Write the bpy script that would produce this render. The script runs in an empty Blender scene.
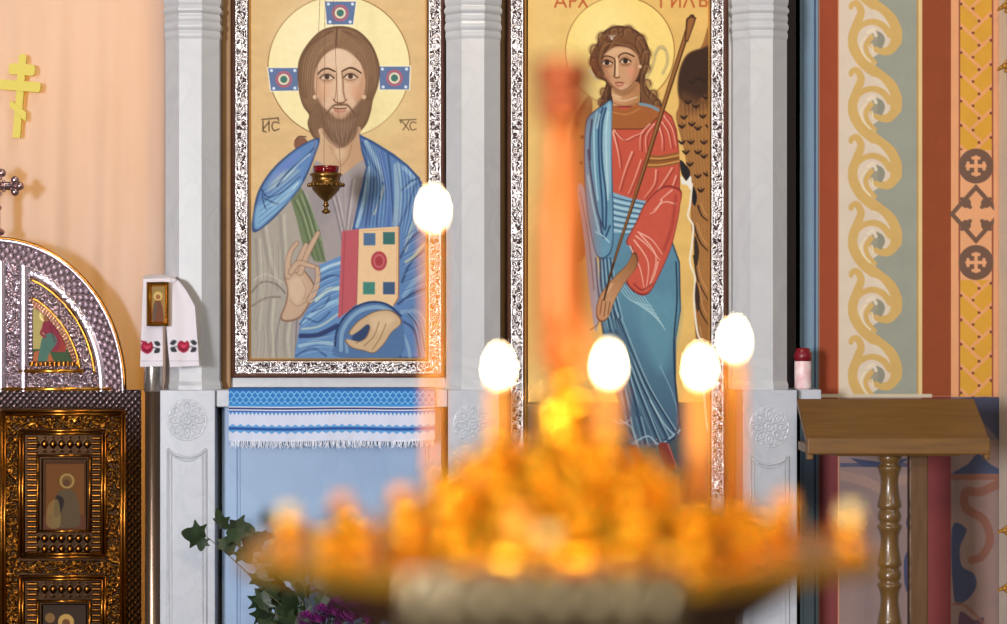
import bpy, bmesh, math, random
import numpy as np
from mathutils import Vector, Matrix
random.seed(7); RNG = np.random.default_rng(7)
SC = bpy.context.scene
COL = SC.collection
F = 85.0/36.0*1007.0          # focal length in pixels
CX, CY, H = 503.5, 312.0, 1.40  # image centre, camera height
PI = math.pi

# ------------------------------------------------------------------ helpers
def at(x, y, Y):
    """pixel of the photograph at distance Y -> point in the room"""
    return Vector(((x-CX)*Y/F, Y, H-(y-CY)*Y/F))
def lin(c):
    c = np.asarray(c, float)/255.0
    return np.where(c <= 0.04045, c/12.92, ((c+0.055)/1.055)**2.4)
def l4(c): return tuple(lin(c))+(1.0,)

def thing(name, label, cat, loc=(0,0,0), group=None):
    o = bpy.data.objects.new(name, None); COL.objects.link(o)
    o.location = loc; o.empty_display_size = 0.05
    o['label'] = label; o['category'] = cat
    if group: o['group'] = group
    return o
def tag(o, label, cat, group=None):
    o['label'] = label; o['category'] = cat
    if group: o['group'] = group
    return o
def origin_of(parent):
    v = Vector((0,0,0))
    while parent is not None:
        v += parent.location; parent = parent.parent
    return v
def link(name, me, mat, parent=None, label=None):
    """mesh given in room coordinates, parented to a thing or a part"""
    o = bpy.data.objects.new(name, me); COL.objects.link(o)
    if parent is not None:
        off = origin_of(parent)
        me.transform(Matrix.Translation(-off)); o.parent = parent
    if mat is not None and not me.materials: me.materials.append(mat)
    if label: o['label'] = label
    return o
def recenter(o):
    """put a top-level mesh's origin at the middle of its base"""
    me = o.data
    xs = [v.co for v in me.vertices]
    lo = Vector((min(v.x for v in xs), min(v.y for v in xs), min(v.z for v in xs)))
    hi = Vector((max(v.x for v in xs), max(v.y for v in xs), max(v.z for v in xs)))
    c = Vector(((lo.x+hi.x)/2, (lo.y+hi.y)/2, lo.z))
    me.transform(Matrix.Translation(-c)); o.location = c
    return o
def bm_mesh(bm, name, smooth=False):
    bmesh.ops.recalc_face_normals(bm, faces=bm.faces)
    me = bpy.data.meshes.new(name); bm.to_mesh(me); bm.free()
    if smooth: me.shade_smooth()
    return me
def np_mesh(name, V, Q, smooth=True, colors=None):
    V = np.asarray(V, np.float32); Q = np.asarray(Q, np.int32)
    me = bpy.data.meshes.new(name)
    me.vertices.add(len(V)); me.vertices.foreach_set('co', V.ravel())
    k = Q.shape[1]
    me.loops.add(Q.size); me.loops.foreach_set('vertex_index', Q.ravel())
    me.polygons.add(len(Q)); me.polygons.foreach_set('loop_start', np.arange(0, Q.size, k, dtype=np.int32))
    try: me.polygons.foreach_set('loop_total', np.full(len(Q), k, np.int32))
    except Exception: pass
    me.update(calc_edges=True); me.validate()
    if smooth: me.shade_smooth()
    if colors is not None:
        a = me.color_attributes.new('paint', 'FLOAT_COLOR', 'POINT')
        c = np.ones((len(V), 4), np.float32); c[:, :3] = colors
        a.data.foreach_set('color', c.ravel())
    return me

def add_box(bm, lo, hi, bev=0.0):
    r = bmesh.ops.create_cube(bm, size=1.0)
    vs = r['verts']
    lo = Vector(lo); hi = Vector(hi)
    for v in vs:
        v.co = Vector([(lo[i]+hi[i])/2 + v.co[i]*(hi[i]-lo[i]) for i in range(3)])
    if bev:
        es = list({e for v in vs for e in v.link_edges})
        bmesh.ops.bevel(bm, geom=es, offset=bev, segments=2, affect='EDGES', profile=0.5)
def add_lathe(bm, prof, c=(0,0,0), seg=24, rot=0.0, caps=True, sx=1, sy=1):
    """prof: list of (radius, z) bottom to top"""
    rings = []
    for r, z in prof:
        rings.append([bm.verts.new((c[0]+sx*r*math.cos(rot+2*PI*i/seg), c[1]+sy*r*math.sin(rot+2*PI*i/seg), c[2]+z)) for i in range(seg)])
    for a, b in zip(rings, rings[1:]):
        for i in range(seg):
            j = (i+1) % seg
            bm.faces.new((a[i], a[j], b[j], b[i]))
    if caps:
        bm.faces.new(rings[0][::-1]); bm.faces.new(rings[-1])
def add_tube(bm, pts, r, seg=8, r1=None, caps=True, closed=False):
    pts = [Vector(p) for p in pts]; n = len(pts); rings = []
    up = Vector((0.13, 0.97, 0.2)).normalized()
    for k, p in enumerate(pts):
        if closed: d = pts[(k+1) % n]-pts[k-1]
        else: d = pts[min(k+1, n-1)]-pts[max(k-1, 0)]
        d.normalize()
        a = d.cross(up)
        if a.length < 1e-3: a = d.cross(Vector((1,0,0)))
        a.normalize(); b = d.cross(a)
        rr = r if r1 is None else r+(r1-r)*k/max(1, n-1)
        rings.append([bm.verts.new(p+a*rr*math.cos(2*PI*i/seg)+b*rr*math.sin(2*PI*i/seg)) for i in range(seg)])
    pairs = list(zip(rings, rings[1:]))
    if closed: pairs.append((rings[-1], rings[0]))
    for A, B in pairs:
        for i in range(seg):
            j = (i+1) % seg
            bm.faces.new((A[i], A[j], B[j], B[i]))
    if caps and not closed:
        bm.faces.new(rings[0][::-1]); bm.faces.new(rings[-1])
def add_sphere(bm, c, r, sz=1.0, u=16, v=10):
    m = Matrix.Translation(Vector(c)) @ Matrix.Diagonal((r, r, r*sz, 1))
    bmesh.ops.create_uvsphere(bm, u_segments=u, v_segments=v, radius=1.0, matrix=m)
def add_prism(bm, pts, Y0, Y1):
    """closed outline (x, z) extruded from Y0 to Y1"""
    a = [bm.verts.new((x, Y0, z)) for x, z in pts]; b = [bm.verts.new((x, Y1, z)) for x, z in pts]
    n = len(pts)
    bm.faces.new(a); bm.faces.new(b[::-1])
    for i in range(n): bm.faces.new((a[i], b[i], b[(i+1) % n], a[(i+1) % n]))
def ring_frame(bm, x0, y0, x1, y1, w, Y, prof):
    """mitred rectangular frame in pixels at distance Y; prof = [(inset 0..1, height toward viewer m)]"""
    loops = []
    for t, h in prof:
        d = w*t
        loops.append([bm.verts.new(at(x, y, Y) + Vector((0, -h, 0))) for x, y in ((x0+d, y0+d), (x1-d, y0+d), (x1-d, y1-d), (x0+d, y1-d))])
    for A, B in zip(loops, loops[1:]+loops[:1]):
        for i in range(4):
            j = (i+1) % 4
            bm.faces.new((A[i], A[j], B[j], B[i]))
HALF = [(0, -0.004), (0, 0.003), (.12, .0075), (.3, .0105), (.5, .0115), (.7, .0105), (.88, .0075), (1, .003), (1, -0.004)]

# ------------------------------------------------------------------ materials
MATS = {}
def mat(name, color=(200,200,200), rough=0.5, metal=0.0, vary=0.0, vscale=8.0, vdetail=4, bump=0.0, bscale=40.0,
        attr=False, sss=0.0, trans=0.0, emit=None, estr=0.0, coat=0.0, vcol=None, stretch=(1,1,1)):
    m = bpy.data.materials.new(name); m.use_nodes = True
    nt = m.node_tree; N = nt.nodes; L = nt.links
    b = N['Principled BSDF']
    b.inputs['Roughness'].default_value = rough; b.inputs['Metallic'].default_value = metal
    b.inputs['Base Color'].default_value = l4(color)
    if coat: b.inputs['Coat Weight'].default_value = coat; b.inputs['Coat Roughness'].default_value = 0.15
    src = None
    if attr:
        a = N.new('ShaderNodeAttribute'); a.attribute_name = 'paint'; src = a.outputs['Color']
    tc = mp = None
    if vary or bump:
        tc = N.new('ShaderNodeTexCoord'); mp = N.new('ShaderNodeMapping'); mp.inputs['Scale'].default_value = stretch
        L.new(tc.outputs['Object'], mp.inputs['Vector'])
    if vary:
        n = N.new('ShaderNodeTexNoise'); n.inputs['Scale'].default_value = vscale; n.inputs['Detail'].default_value = vdetail
        L.new(mp.outputs['Vector'], n.inputs['Vector'])
        r = N.new('ShaderNodeValToRGB'); r.color_ramp.elements[0].position = .3; r.color_ramp.elements[1].position = .7
        if vcol is not None:
            r.color_ramp.elements[0].color = l4(vcol); r.color_ramp.elements[1].color = l4(color)
            L.new(n.outputs['Fac'], r.inputs['Fac']); src = r.outputs['Color']
        else:
            lo = 1-vary
            r.color_ramp.elements[0].color = (lo, lo, lo, 1); r.color_ramp.elements[1].color = (1,1,1,1)
            L.new(n.outputs['Fac'], r.inputs['Fac'])
            mx = N.new('ShaderNodeMix'); mx.data_type = 'RGBA'; mx.blend_type = 'MULTIPLY'; mx.inputs['Factor'].default_value = 1
            if src is not None: L.new(src, mx.inputs['A'])
            else: mx.inputs['A'].default_value = l4(color)
            L.new(r.outputs['Color'], mx.inputs['B']); src = mx.outputs['Result']
    if src is not None: L.new(src, b.inputs['Base Color'])
    if bump:
        n2 = N.new('ShaderNodeTexNoise'); n2.inputs['Scale'].default_value = bscale; n2.inputs['Detail'].default_value = 4
        L.new(mp.outputs['Vector'], n2.inputs['Vector'])
        bp = N.new('ShaderNodeBump'); bp.inputs['Strength'].default_value = bump; bp.inputs['Distance'].default_value = 0.01
        L.new(n2.outputs['Fac'], bp.inputs['Height']); L.new(bp.outputs['Normal'], b.inputs['Normal'])
    if sss:
        b.inputs['Subsurface Weight'].default_value = sss; b.inputs['Subsurface Radius'].default_value = (.02, .008, .003); b.inputs['Subsurface Scale'].default_value = .5
    if trans: b.inputs['Transmission Weight'].default_value = trans
    if emit is not None:
        b.inputs['Emission Color'].default_value = l4(emit); b.inputs['Emission Strength'].default_value = estr
    MATS[name] = m
    return m
def marble(name, base, vein, scale=5.0, rough=0.28):
    m = bpy.data.materials.new(name); m.use_nodes = True
    nt = m.node_tree; N = nt.nodes; L = nt.links; b = N['Principled BSDF']; b.inputs['Roughness'].default_value = rough
    tc = N.new('ShaderNodeTexCoord'); n = N.new('ShaderNodeTexNoise'); n.inputs['Scale'].default_value = scale; n.inputs['Detail'].default_value = 8
    n.inputs['Distortion'].default_value = 1.6; L.new(tc.outputs['Object'], n.inputs['Vector'])
    r = N.new('ShaderNodeValToRGB'); e = r.color_ramp.elements
    e[0].position = .30; e[0].color = l4(base); e[1].position = .75; e[1].color = l4(base)
    x = e.new(.50); x.color = l4([v*.97 for v in base]); x = e.new(.535); x.color = l4(vein); x = e.new(.56); x.color = l4([v*.985 for v in base])
    L.new(n.outputs['Fac'], r.inputs['Fac']); L.new(r.outputs['Color'], b.inputs['Base Color'])
    return m
M_marble = marble('white_marble', (196,197,201), (187,188,193))
M_marble_ped = marble('grey_marble', (188,192,202), (178,183,194), 7)
M_marble_blue = marble('blue_marble', (146,173,207), (138,166,202), 4)
M_gildwall = mat('gilded_wall', (138,102,62), .5, .2, .25, 6, bump=.1)
M_paint = mat('icon_paint', attr=True, rough=.6, vary=.06, vscale=60)
M_fresco = mat('fresco_paint', attr=True, rough=.85, vary=.07, vscale=14, bump=.12, bscale=60)
for _m in (M_paint, M_fresco): _m.node_tree.nodes['Principled BSDF'].inputs['Specular IOR Level'].default_value = .12
M_cloth = mat('woven_cloth', attr=True, rough=.9, bump=.25, bscale=500)
M_doorrelief = mat('embossed_door_metal', attr=True, rough=.2, metal=.85)
M_doorgold = mat('embossed_dimmed_gold', attr=True, rough=.24, metal=1.0)
M_gap = mat('gap_shade_colour', (46,34,40), .7)  # near-black standing in for the shade in a gap
M_sprig = mat('ochre_gilding', (176,126,52), .5, .4)
M_lampbrass = mat('tarnished_brass', (140,100,48), .3, .85, .45, 90)
M_sleeve = mat('steel_sleeve', (206,198,190), .25, .9, .2, 8, stretch=(1,1,.3))
M_relief = mat('embossed_metal', attr=True, rough=.27, metal=.6)
M_gold = mat('polished_gold', (226,160,62), .22, 1.0, .2, 30)
M_dgold = mat('aged_gold', (160,102,36), .24, 1.0, .3, 30)
M_brass = mat('brass', (255,184,40), .25, .85, .10, 20)
M_brass_dark = mat('old_bronze', (92,55,26), .38, .8, .3, 20)
M_column = mat('orange_lacquer', (204,108,36), .42, .35, .15, 12)
M_copper = mat('reddened_brass', (168,84,46), .5, .7, .2, 20)
M_silverplate = mat('pale_silver', (122,108,82), .32, .8, .35, 25)
M_brown = mat('dark_brown_frame', (92,56,42), .4, .0, .25, 20)
M_slip = mat('gilt_slip', (214,168,98), .35, .6)
M_steel = mat('bronze_post', (150,126,106), .3, .9, .3, 5, stretch=(1,1,.3))
M_wood = mat('oak_wood', (122,82,28), .5, 0, .35, 6, 6, stretch=(1.2, 14, 14), coat=.08)
M_woodleg = mat('turned_oak', (112,80,40), .33, 0, .28, 10, 5, stretch=(10,10,1.5), coat=.35)
M_wax = mat('beeswax', (250,160,50), .5, sss=.6)
M_wax_pale = mat('pale_wax', (250,214,150), .5, sss=.6)
M_wick = mat('burnt_wick', (40,30,26), .9)
M_flame = mat('candle_flame', (255,200,120), .5, emit=(255,226,176), estr=52)
def _flame_nodes():
    nt = M_flame.node_tree; N = nt.nodes; L = nt.links; b = N['Principled BSDF']
    tc = N.new('ShaderNodeTexCoord'); sp = N.new('ShaderNodeSeparateXYZ'); L.new(tc.outputs['Object'], sp.inputs['Vector'])
    mr = N.new('ShaderNodeMapRange'); mr.inputs['From Min'].default_value = .001; mr.inputs['From Max'].default_value = .009; L.new(sp.outputs['Z'], mr.inputs['Value'])
    r = N.new('ShaderNodeValToRGB'); r.color_ramp.elements[0].color = (1,.34,.08,1); r.color_ramp.elements[1].color = (1,.78,.46,1); L.new(mr.outputs['Result'], r.inputs['Fac']); L.new(r.outputs['Color'], b.inputs['Emission Color'])
    m2 = N.new('ShaderNodeMapRange'); m2.inputs['From Min'].default_value = .002; m2.inputs['From Max'].default_value = .010; m2.inputs['To Min'].default_value = 5; m2.inputs['To Max'].default_value = 52; L.new(sp.outputs['Z'], m2.inputs['Value']); L.new(m2.outputs['Result'], b.inputs['Emission Strength'])
_flame_nodes()
M_redglass = mat('red_glass', (150,14,24), .08, trans=.55)
M_jar = mat('pink_jar_label', (240,224,222), .4, vary=.2, vscale=38, vdetail=1, vcol=(226,178,182))
M_redlid = mat('red_lid', (120,14,30), .35)
M_leaf = mat('leaf_green', (48,66,40), .45, vary=.4, vscale=25)
M_stem = mat('plant_stem', (86,84,50), .6)
M_petal = mat('purple_petal', (126,30,118), .6, vary=.5, vscale=40)
M_vase = mat('glazed_vase', (120,110,104), .25, vary=.2)
M_floor = mat('stone_floor', (120,104,92), .35, vary=.25, vscale=2.5, bump=.05)
M_bone = mat('cream_case', (226,214,196), .5, vary=.08)
M_thread = mat('cotton_thread', (232,236,248), .9)
M_chain = mat('lamp_chain', (104,72,48), .5, .5)
M_plain = mat('plaster', (206,160,122), .85, vary=.1, vscale=3)
M_doorwood = mat('door_core', (70,44,26), .4, .6, .3, 12)
def curtain_mat():
    m = bpy.data.materials.new('sheer_curtain'); m.use_nodes = True
    nt = m.node_tree; N = nt.nodes; L = nt.links
    b = N['Principled BSDF']; b.inputs['Roughness'].default_value = .8
    out = N['Material Output']
    tc = N.new('ShaderNodeTexCoord'); mp = N.new('ShaderNodeMapping'); mp.inputs['Scale'].default_value = (6, 6, 1.2)
    n = N.new('ShaderNodeTexNoise'); n.inputs['Scale'].default_value = 2.0; n.inputs['Detail'].default_value = 5
    L.new(tc.outputs['Object'], mp.inputs['Vector']); L.new(mp.outputs['Vector'], n.inputs['Vector'])
    r = N.new('ShaderNodeValToRGB'); r.color_ramp.elements[0].position = .25; r.color_ramp.elements[1].position = .75
    r.color_ramp.elements[0].color = l4((196,198,206)); r.color_ramp.elements[1].color = l4((214,216,224))
    L.new(n.outputs['Fac'], r.inputs['Fac']); L.new(r.outputs['Color'], b.inputs['Base Color'])
    t = N.new('ShaderNodeBsdfTranslucent'); t.inputs['Color'].default_value = l4((244,214,150))
    mx = N.new('ShaderNodeMixShader'); mx.inputs['Fac'].default_value = .52
    L.new(b.outputs['BSDF'], mx.inputs[1]); L.new(t.outputs['BSDF'], mx.inputs[2]); L.new(mx.outputs['Shader'], out.inputs['Surface'])
    w = N.new('ShaderNodeTexWave'); w.inputs['Scale'].default_value = 160; w.bands_direction = 'Z'; w.inputs['Distortion'].default_value = 3
    L.new(tc.outputs['Object'], w.inputs['Vector'])
    bp = N.new('ShaderNodeBump'); bp.inputs['Strength'].default_value = .12; bp.inputs['Distance'].default_value = .003
    L.new(w.outputs['Fac'], bp.inputs['Height']); L.new(bp.outputs['Normal'], b.inputs['Normal'])
    return m
M_curtain = curtain_mat()
M_yellow = mat('yellow_braid', (222,204,92), .6, bump=.3, bscale=300)

# ------------------------------------------------------------------ painter (brush strokes of the painted panels and walls)
def spline(P, n=6, closed=False):
    P = np.asarray(P, float); k = len(P)
    if k < 3: return P
    out = []
    rng = range(k) if closed else range(k-1)
    for i in rng:
        p0 = P[(i-1) % k] if closed or i > 0 else P[0]
        p1 = P[i]; p2 = P[(i+1) % k]
        p3 = P[(i+2) % k] if closed or i+2 < k else P[k-1]
        for t in np.linspace(0, 1, n, endpoint=False):
            out.append(.5*((2*p1)+(-p0+p2)*t+(2*p0-5*p1+4*p2-p3)*t*t+(-p0+3*p1-3*p2+p3)*t**3))
    if not closed: out.append(P[-1])
    return np.array(out)
class Canvas:
    def __init__(s, x0, y0, x1, y1, S, bg):
        s.b = (x0, y0, x1, y1); s.S = S
        s.nx = int(round((x1-x0)*S))+1; s.ny = int(round((y1-y0)*S))+1
        s.xs = np.linspace(x0, x1, s.nx); s.ys = np.linspace(y0, y1, s.ny)
        s.img = np.ones((s.ny, s.nx, 3))*np.asarray(bg, float)
    def _win(s, P, pad):
        i0 = max(0, np.searchsorted(s.xs, P[:,0].min()-pad)-1); i1 = min(s.nx, np.searchsorted(s.xs, P[:,0].max()+pad)+1)
        j0 = max(0, np.searchsorted(s.ys, P[:,1].min()-pad)-1); j1 = min(s.ny, np.searchsorted(s.ys, P[:,1].max()+pad)+1)
        if i0 >= i1 or j0 >= j1: return None
        X, Y = np.meshgrid(s.xs[i0:i1], s.ys[j0:j1])
        return (slice(j0, j1), slice(i0, i1)), X, Y
    def _put(s, sl, cov, color):
        c = np.asarray(color, float)
        s.img[sl] = s.img[sl]*(1-cov[..., None])+c*cov[..., None]
    def fill(s, P, color, a=1.0, soft=.8, smooth=True, c2=None, d=None):
        P = spline(P, 5, True) if smooth else np.asarray(P, float)
        w = s._win(P, soft)
        if w is None: return
        sl, X, Y = w
        D = np.full(X.shape, 1e9); ins = np.zeros(X.shape, bool)
        Q = np.roll(P, -1, 0)
        for (ax, ay), (bx, by) in zip(P, Q):
            dx, dy = bx-ax, by-ay; L2 = dx*dx+dy*dy
            if L2 < 1e-9: continue
            t = np.clip(((X-ax)*dx+(Y-ay)*dy)/L2, 0, 1)
            D = np.minimum(D, (X-ax-t*dx)**2+(Y-ay-t*dy)**2)
            if abs(dy) > 1e-9:
                ins ^= ((ay > Y) != (by > Y)) & (X < dx*(Y-ay)/dy+ax)
        D = np.sqrt(D); sd = np.where(ins, D, -D)
        cov = np.clip(.5+sd/soft, 0, 1)*a
        col = np.asarray(color, float)
        if c2 is not None:
            (gx0, gy0), (gx1, gy1) = d
            t = np.clip(((X-gx0)*(gx1-gx0)+(Y-gy0)*(gy1-gy0))/((gx1-gx0)**2+(gy1-gy0)**2), 0, 1)[..., None]
            col = col*(1-t)+np.asarray(c2, float)*t
        s._put(sl, cov, col)
    def line(s, P, w, color, a=1.0, w1=None, soft=.8, smooth=True, mid=None):
        P = spline(P, 5) if smooth else np.asarray(P, float)
        w1 = w if w1 is None else w1
        m = max(w, w1, mid or 0)
        wn = s._win(P, m+soft+1)
        if wn is None: return
        sl, X, Y = wn
        best = np.full(X.shape, 1e9); n = len(P)-1
        for k in range(n):
            (ax, ay), (bx, by) = P[k], P[k+1]
            dx, dy = bx-ax, by-ay; L2 = dx*dx+dy*dy
            if L2 < 1e-9: continue
            t = np.clip(((X-ax)*dx+(Y-ay)*dy)/L2, 0, 1)
            u = (k+t)/n
            if mid is None: hw = (w+(w1-w)*u)/2
            else: hw = np.where(u < .5, w+(mid-w)*u*2, mid+(w1-mid)*(u-.5)*2)/2
            best = np.minimum(best, np.sqrt((X-ax-t*dx)**2+(Y-ay-t*dy)**2)-hw)
        s._put(sl, np.clip(.5-best/soft, 0, 1)*a, color)
    def disc(s, c, r, color, a=1.0, soft=.8, ry=None):
        ry = ry or r
        s.fill([(c[0]+r*math.cos(2*PI*i/20), c[1]+ry*math.sin(2*PI*i/20)) for i in range(20)], color, a, soft)
    def rect(s, x0, y0, x1, y1, color, a=1.0, soft=.6):
        s.fill([(x0,y0),(x1,y0),(x1,y1),(x0,y1)], color, a, soft, smooth=False)
    def noise(s, amp, fx=.05, fy=.3):
        n = vnoise(*np.meshgrid(s.xs*fx, s.ys*fy), seed=3)-.5
        s.img = s.img*(1+amp*n[..., None])
    def colors(s): return lin(np.clip(s.img, 0, 255)).reshape(-1, 3)
def vnoise(X, Y, seed=0):
    r = np.random.default_rng(seed).random((64, 64))
    xi = np.floor(X).astype(int); yi = np.floor(Y).astype(int)
    fx = X-xi; fy = Y-yi; fx = fx*fx*(3-2*fx); fy = fy*fy*(3-2*fy)
    g = lambda a, b: r[b % 64, a % 64]
    return (g(xi,yi)*(1-fx)+g(xi+1,yi)*fx)*(1-fy)+(g(xi,yi+1)*(1-fx)+g(xi+1,yi+1)*fx)*fy
def grid_quads(nx, ny, mask=None):
    idx = np.arange(nx*ny).reshape(ny, nx)
    a = idx[:-1,:-1]; b = idx[:-1,1:]; c = idx[1:,1:]; d = idx[1:,:-1]
    Q = np.stack([a, d, c, b], -1)
    if mask is not None: Q = Q[mask]
    return Q.reshape(-1, 4)
def grid_verts(xs, ys, Yd, hgt=0.0):
    X, Y = np.meshgrid(xs, ys)
    V = np.empty(X.shape+(3,))
    V[..., 0] = (X-CX)*Yd/F; V[..., 1] = Yd-hgt; V[..., 2] = H-(Y-CY)*Yd/F
    return V.reshape(-1, 3)
def compact(V, Q, C):
    u, inv = np.unique(Q, return_inverse=True)
    return V[u], inv.reshape(Q.shape), C[u]
def board(name, cv, Yd, depth, mat_, parent, label=None):
    """painted board: front face at Yd, sides running back by depth"""
    V = grid_verts(cv.xs, cv.ys, Yd); C = cv.colors(); Q = grid_quads(cv.nx, cv.ny)
    nx, ny = cv.nx, cv.ny; n = nx*ny
    border = np.concatenate([np.arange(nx), np.arange(1, ny)*nx+nx-1, (ny-1)*nx+np.arange(nx-2, -1, -1), np.arange(ny-2, 0, -1)*nx])
    Vb = V[border].copy(); Vb[:, 1] += depth
    m = len(border); k = np.arange(m); k2 = (k+1) % m
    Qs = np.stack([border[k], border[k2], n+k2, n+k], -1)
    V = np.concatenate([V, Vb]); C = np.concatenate([C, C[border]*.5]); Q = np.concatenate([Q, Qs])
    return link(name, np_mesh(name, V, Q, False, C), mat_, parent, label)

# ------------------------------------------------------------------ painting: man with book
def paint_christ():
    c = Canvas(248, -18, 430, 359, 1.7, (224,184,124))
    c.noise(.05, .04, .15)
    c.disc((339,67), 71.5, (150,96,50)); c.disc((339,67), 70.6, (246,230,166))
    c.disc((318,40), 34, (252,240,194), .5, 40); c.disc((372,110), 30, (240,218,146), .5, 40)
    for bx in ([(268,68),(298,68),(298,90.5),(271,91)], [(379,66.5),(410,66.5),(409,89.5),(380,89.5)], [(325,1.5),(356,1.5),(353,24.5),(327,24.5)]):
        b = np.array(bx); m = b.mean(0)
        c.fill(m+(b-m)*1.07, (250,240,205), smooth=False); c.fill(b, (92,116,164), smooth=False)
        c.disc(m, 8.2, (196,92,104)); c.disc(m, 6.4, (90,90,150)); c.disc(m, 5.6, (240,216,176)); c.disc(m, 3.6, (62,120,112))
        for q in b: c.disc(m+(q-m)*.78, 1.5, (214,230,246))
    # hair
    hair = [(340,26),(322,30),(309,42),(300,57),(297.5,72),(299,92),(303,106),(309,115),(307.5,123),(310,132),(316,140),(330,146),(352,142),(361,131),(367,123),(371,111),(373,100),(378,86),(380,70),(377,56),(370,42),(357,30)]
    c.disc((301,144), 7, (140,88,62)); c.line([(295,141),(299,136.5),(306,137)], 1.2, (96,58,40))
    c.fill(hair, (112,76,50), soft=1); m = np.array([339,80]); c.fill(m+(np.array(hair)-m)*.955, (141,103,72), soft=3)
    c.fill([(340,29),(318,40),(305,60),(304,84),(309,80),(313,62),(326,48),(338,42)], (158,118,84), .6, 5)
    c.fill([(345,30),(362,40),(373,58),(374,80),(368,74),(362,60),(348,46)], (150,108,76), .6, 5)
    for i in range(7):
        o = i*2.0
        c.line([(334-o*.4,31),(318-o*.7,41+o*.3),(308-o*.6,58),(306-o*.5,80),(307-o*.3,98)], .7, (104,68,44), .45)
        c.line([(342+o*.4,31),(358+o*.8,42),(367+o*.7,58),(369+o*.55,78),(366+o*.4,100)], .7, (104,68,44), .45)
    c.line([(337,28),(336,46)], 1.6, (92,60,40), .8)
    for i in range(5): c.line([(306+i*2.6,104),(311+i*2,118),(311+i*2.2,133)], .8, (98,64,42), .5); c.line([(362+i*2,98),(360+i*2,112),(357+i*1.6,126)], .8, (98,64,42), .5)
    # neck + face
    c.fill([(321,128),(320,138),(315,158),(318,170),(340,178),(364,170),(366,160),(360,140),(358,126)], (212,170,130), c2=(196,150,108), d=((320,150),(366,150)))
    c.line([(330,146),(336,158),(341,166)], 1.5, (176,128,92), .5); c.line([(352,144),(348,158),(341,166)], 1.5, (170,120,84), .6)
    c.fill([(334,152),(340,160),(346,154),(342,148)], (222,184,146), .7, 5)
    face = [(335,47.5),(325,53),(318,62),(314,74),(313.5,88),(317,100),(322,114),(332,124),(341,126),(350,124),(358,114),(363,100),(366,86),(365.5,76),(361,62),(352,53),(343,48)]
    c.fill(face, (128,86,58), soft=1.2); m = np.array([340,86]); c.fill(m+(np.array(face)-m)*.965, (224,184,148), soft=1.6)
    c.fill([(334,50),(326,58),(328,66),(338,68),(350,66),(354,58),(346,51)], (232,196,162), .8, 6)
    c.fill([(316,70),(315,92),(320,104),(325,100),(321,84)], (200,146,106), .7, 5); c.fill([(364,70),(365,90),(360,104),(355,100),(359,84)], (196,140,100), .8, 5)
    c.disc((325,90), 5, (226,160,122), .55, 6, 7); c.disc((355,90), 5, (222,154,116), .6, 6, 7)
    for ex, ey, sg in ((327,77.2,-1), (350.5,76.6,1)):
        c.fill([(ex-9,ey),(ex-4,ey-5),(ex+4,ey-5),(ex+9,ey),(ex+4,ey+5.5),(ex-4,ey+5.5)], (186,134,98), .55, 3.5)
        c.fill([(ex-6,ey+.6),(ex,ey-2.6),(ex+6,ey+.6),(ex,ey+2.4)], (226,204,178))
        c.disc((ex,ey-.2), 2.5, (84,54,38)); c.line([(ex-7,ey+1),(ex-3,ey-2.3),(ex+2,ey-2.6),(ex+7,ey+.8)], 1.3, (72,44,30)); c.line([(ex-5,ey+2.6),(ex,ey+3.8),(ex+5,ey+2.4)], .8, (150,100,70), .8)
    c.line([(318,74),(322,70),(328,68.6),(335,71.5)], 1.5, (84,52,34), mid=2.0); c.line([(342,71.5),(349,68),(355,69),(361,73)], 1.5, (84,52,34), mid=2.0)
    c.line([(342,72),(343,82),(343.5,92),(345,99)], 1.5, (150,100,70), .85); c.line([(336.5,73),(336.5,84),(335.5,96),(334,100)], 1.0, (176,124,88))
    c.line([(339.5,70),(339.8,84),(339.6,99)], 2.6, (238,204,170), .6); c.line([(333.5,99.5),(336,102),(340,103),(344,102),(346.5,99.5)], 1.3, (130,80,56))
    # beard and moustache
    beard = [(317,98),(319,112),(320,122),(325,134),(333,143),(341,147),(347,145),(355,136),(359.5,122),(361,112),(363,98),(357,104),(352,110),(346,116),(340,117),(333,116),(327,111),(321,104)]
    c.fill(beard, (128,92,66), soft=3); c.fill([(325,118),(330,130),(340,142),(351,130),(356,118),(346,121),(334,121)], (152,116,90), .7, 5)
    c.fill([(322,108),(326,116),(336,121),(346,121),(354,115),(358,107),(350,111),(340,114),(330,112)], (142,102,74), .8, 4)
    for i in range(11):
        x = 322+i*3.6; c.line([(x,112+2*math.sin(i)),(340+(x-340)*.82,128),(341+(x-341)*.35,142)], .7, (96,64,44), .5)
    c.fill([(332,112),(340,110),(348,112),(344,118),(336,118)], (206,160,124), .8, 3)
    c.line([(340,104.5),(335,105),(330,109),(327,114)], 2.6, (112,76,52), .85, w1=1.4, soft=1.4); c.line([(341,104.5),(347,105),(351,109),(354,113)], 2.6, (112,76,52), .85, w1=1.4, soft=1.4)
    c.line([(334,108.3),(340,108.8),(346,108.2)], 1.5, (128,66,54)); c.line([(335,110.6),(340,112),(345.5,110.4)], 2.2, (200,118,98), w1=1.4)
    c.disc((315,97), 2.2, (226,186,150)); c.disc((364,97), 2.2, (222,180,142))
    # inner robe
    robe = (162,150,148)
    c.fill([(316,160),(300,190),(280,200),(249,224),(249,359),(352,359),(352,230),(372,166),(362,160),(341,176)], robe, soft=1, smooth=False)
    c.fill([(249,226),(285,202),(300,200),(302,250),(286,300),(300,359),(249,359)], (168,160,146), .9, 4, smooth=False)
    c.fill([(318,168),(330,205),(342,248),(352,230),(358,200),(368,168),(341,180)], (160,148,152), .8, 4)
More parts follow.
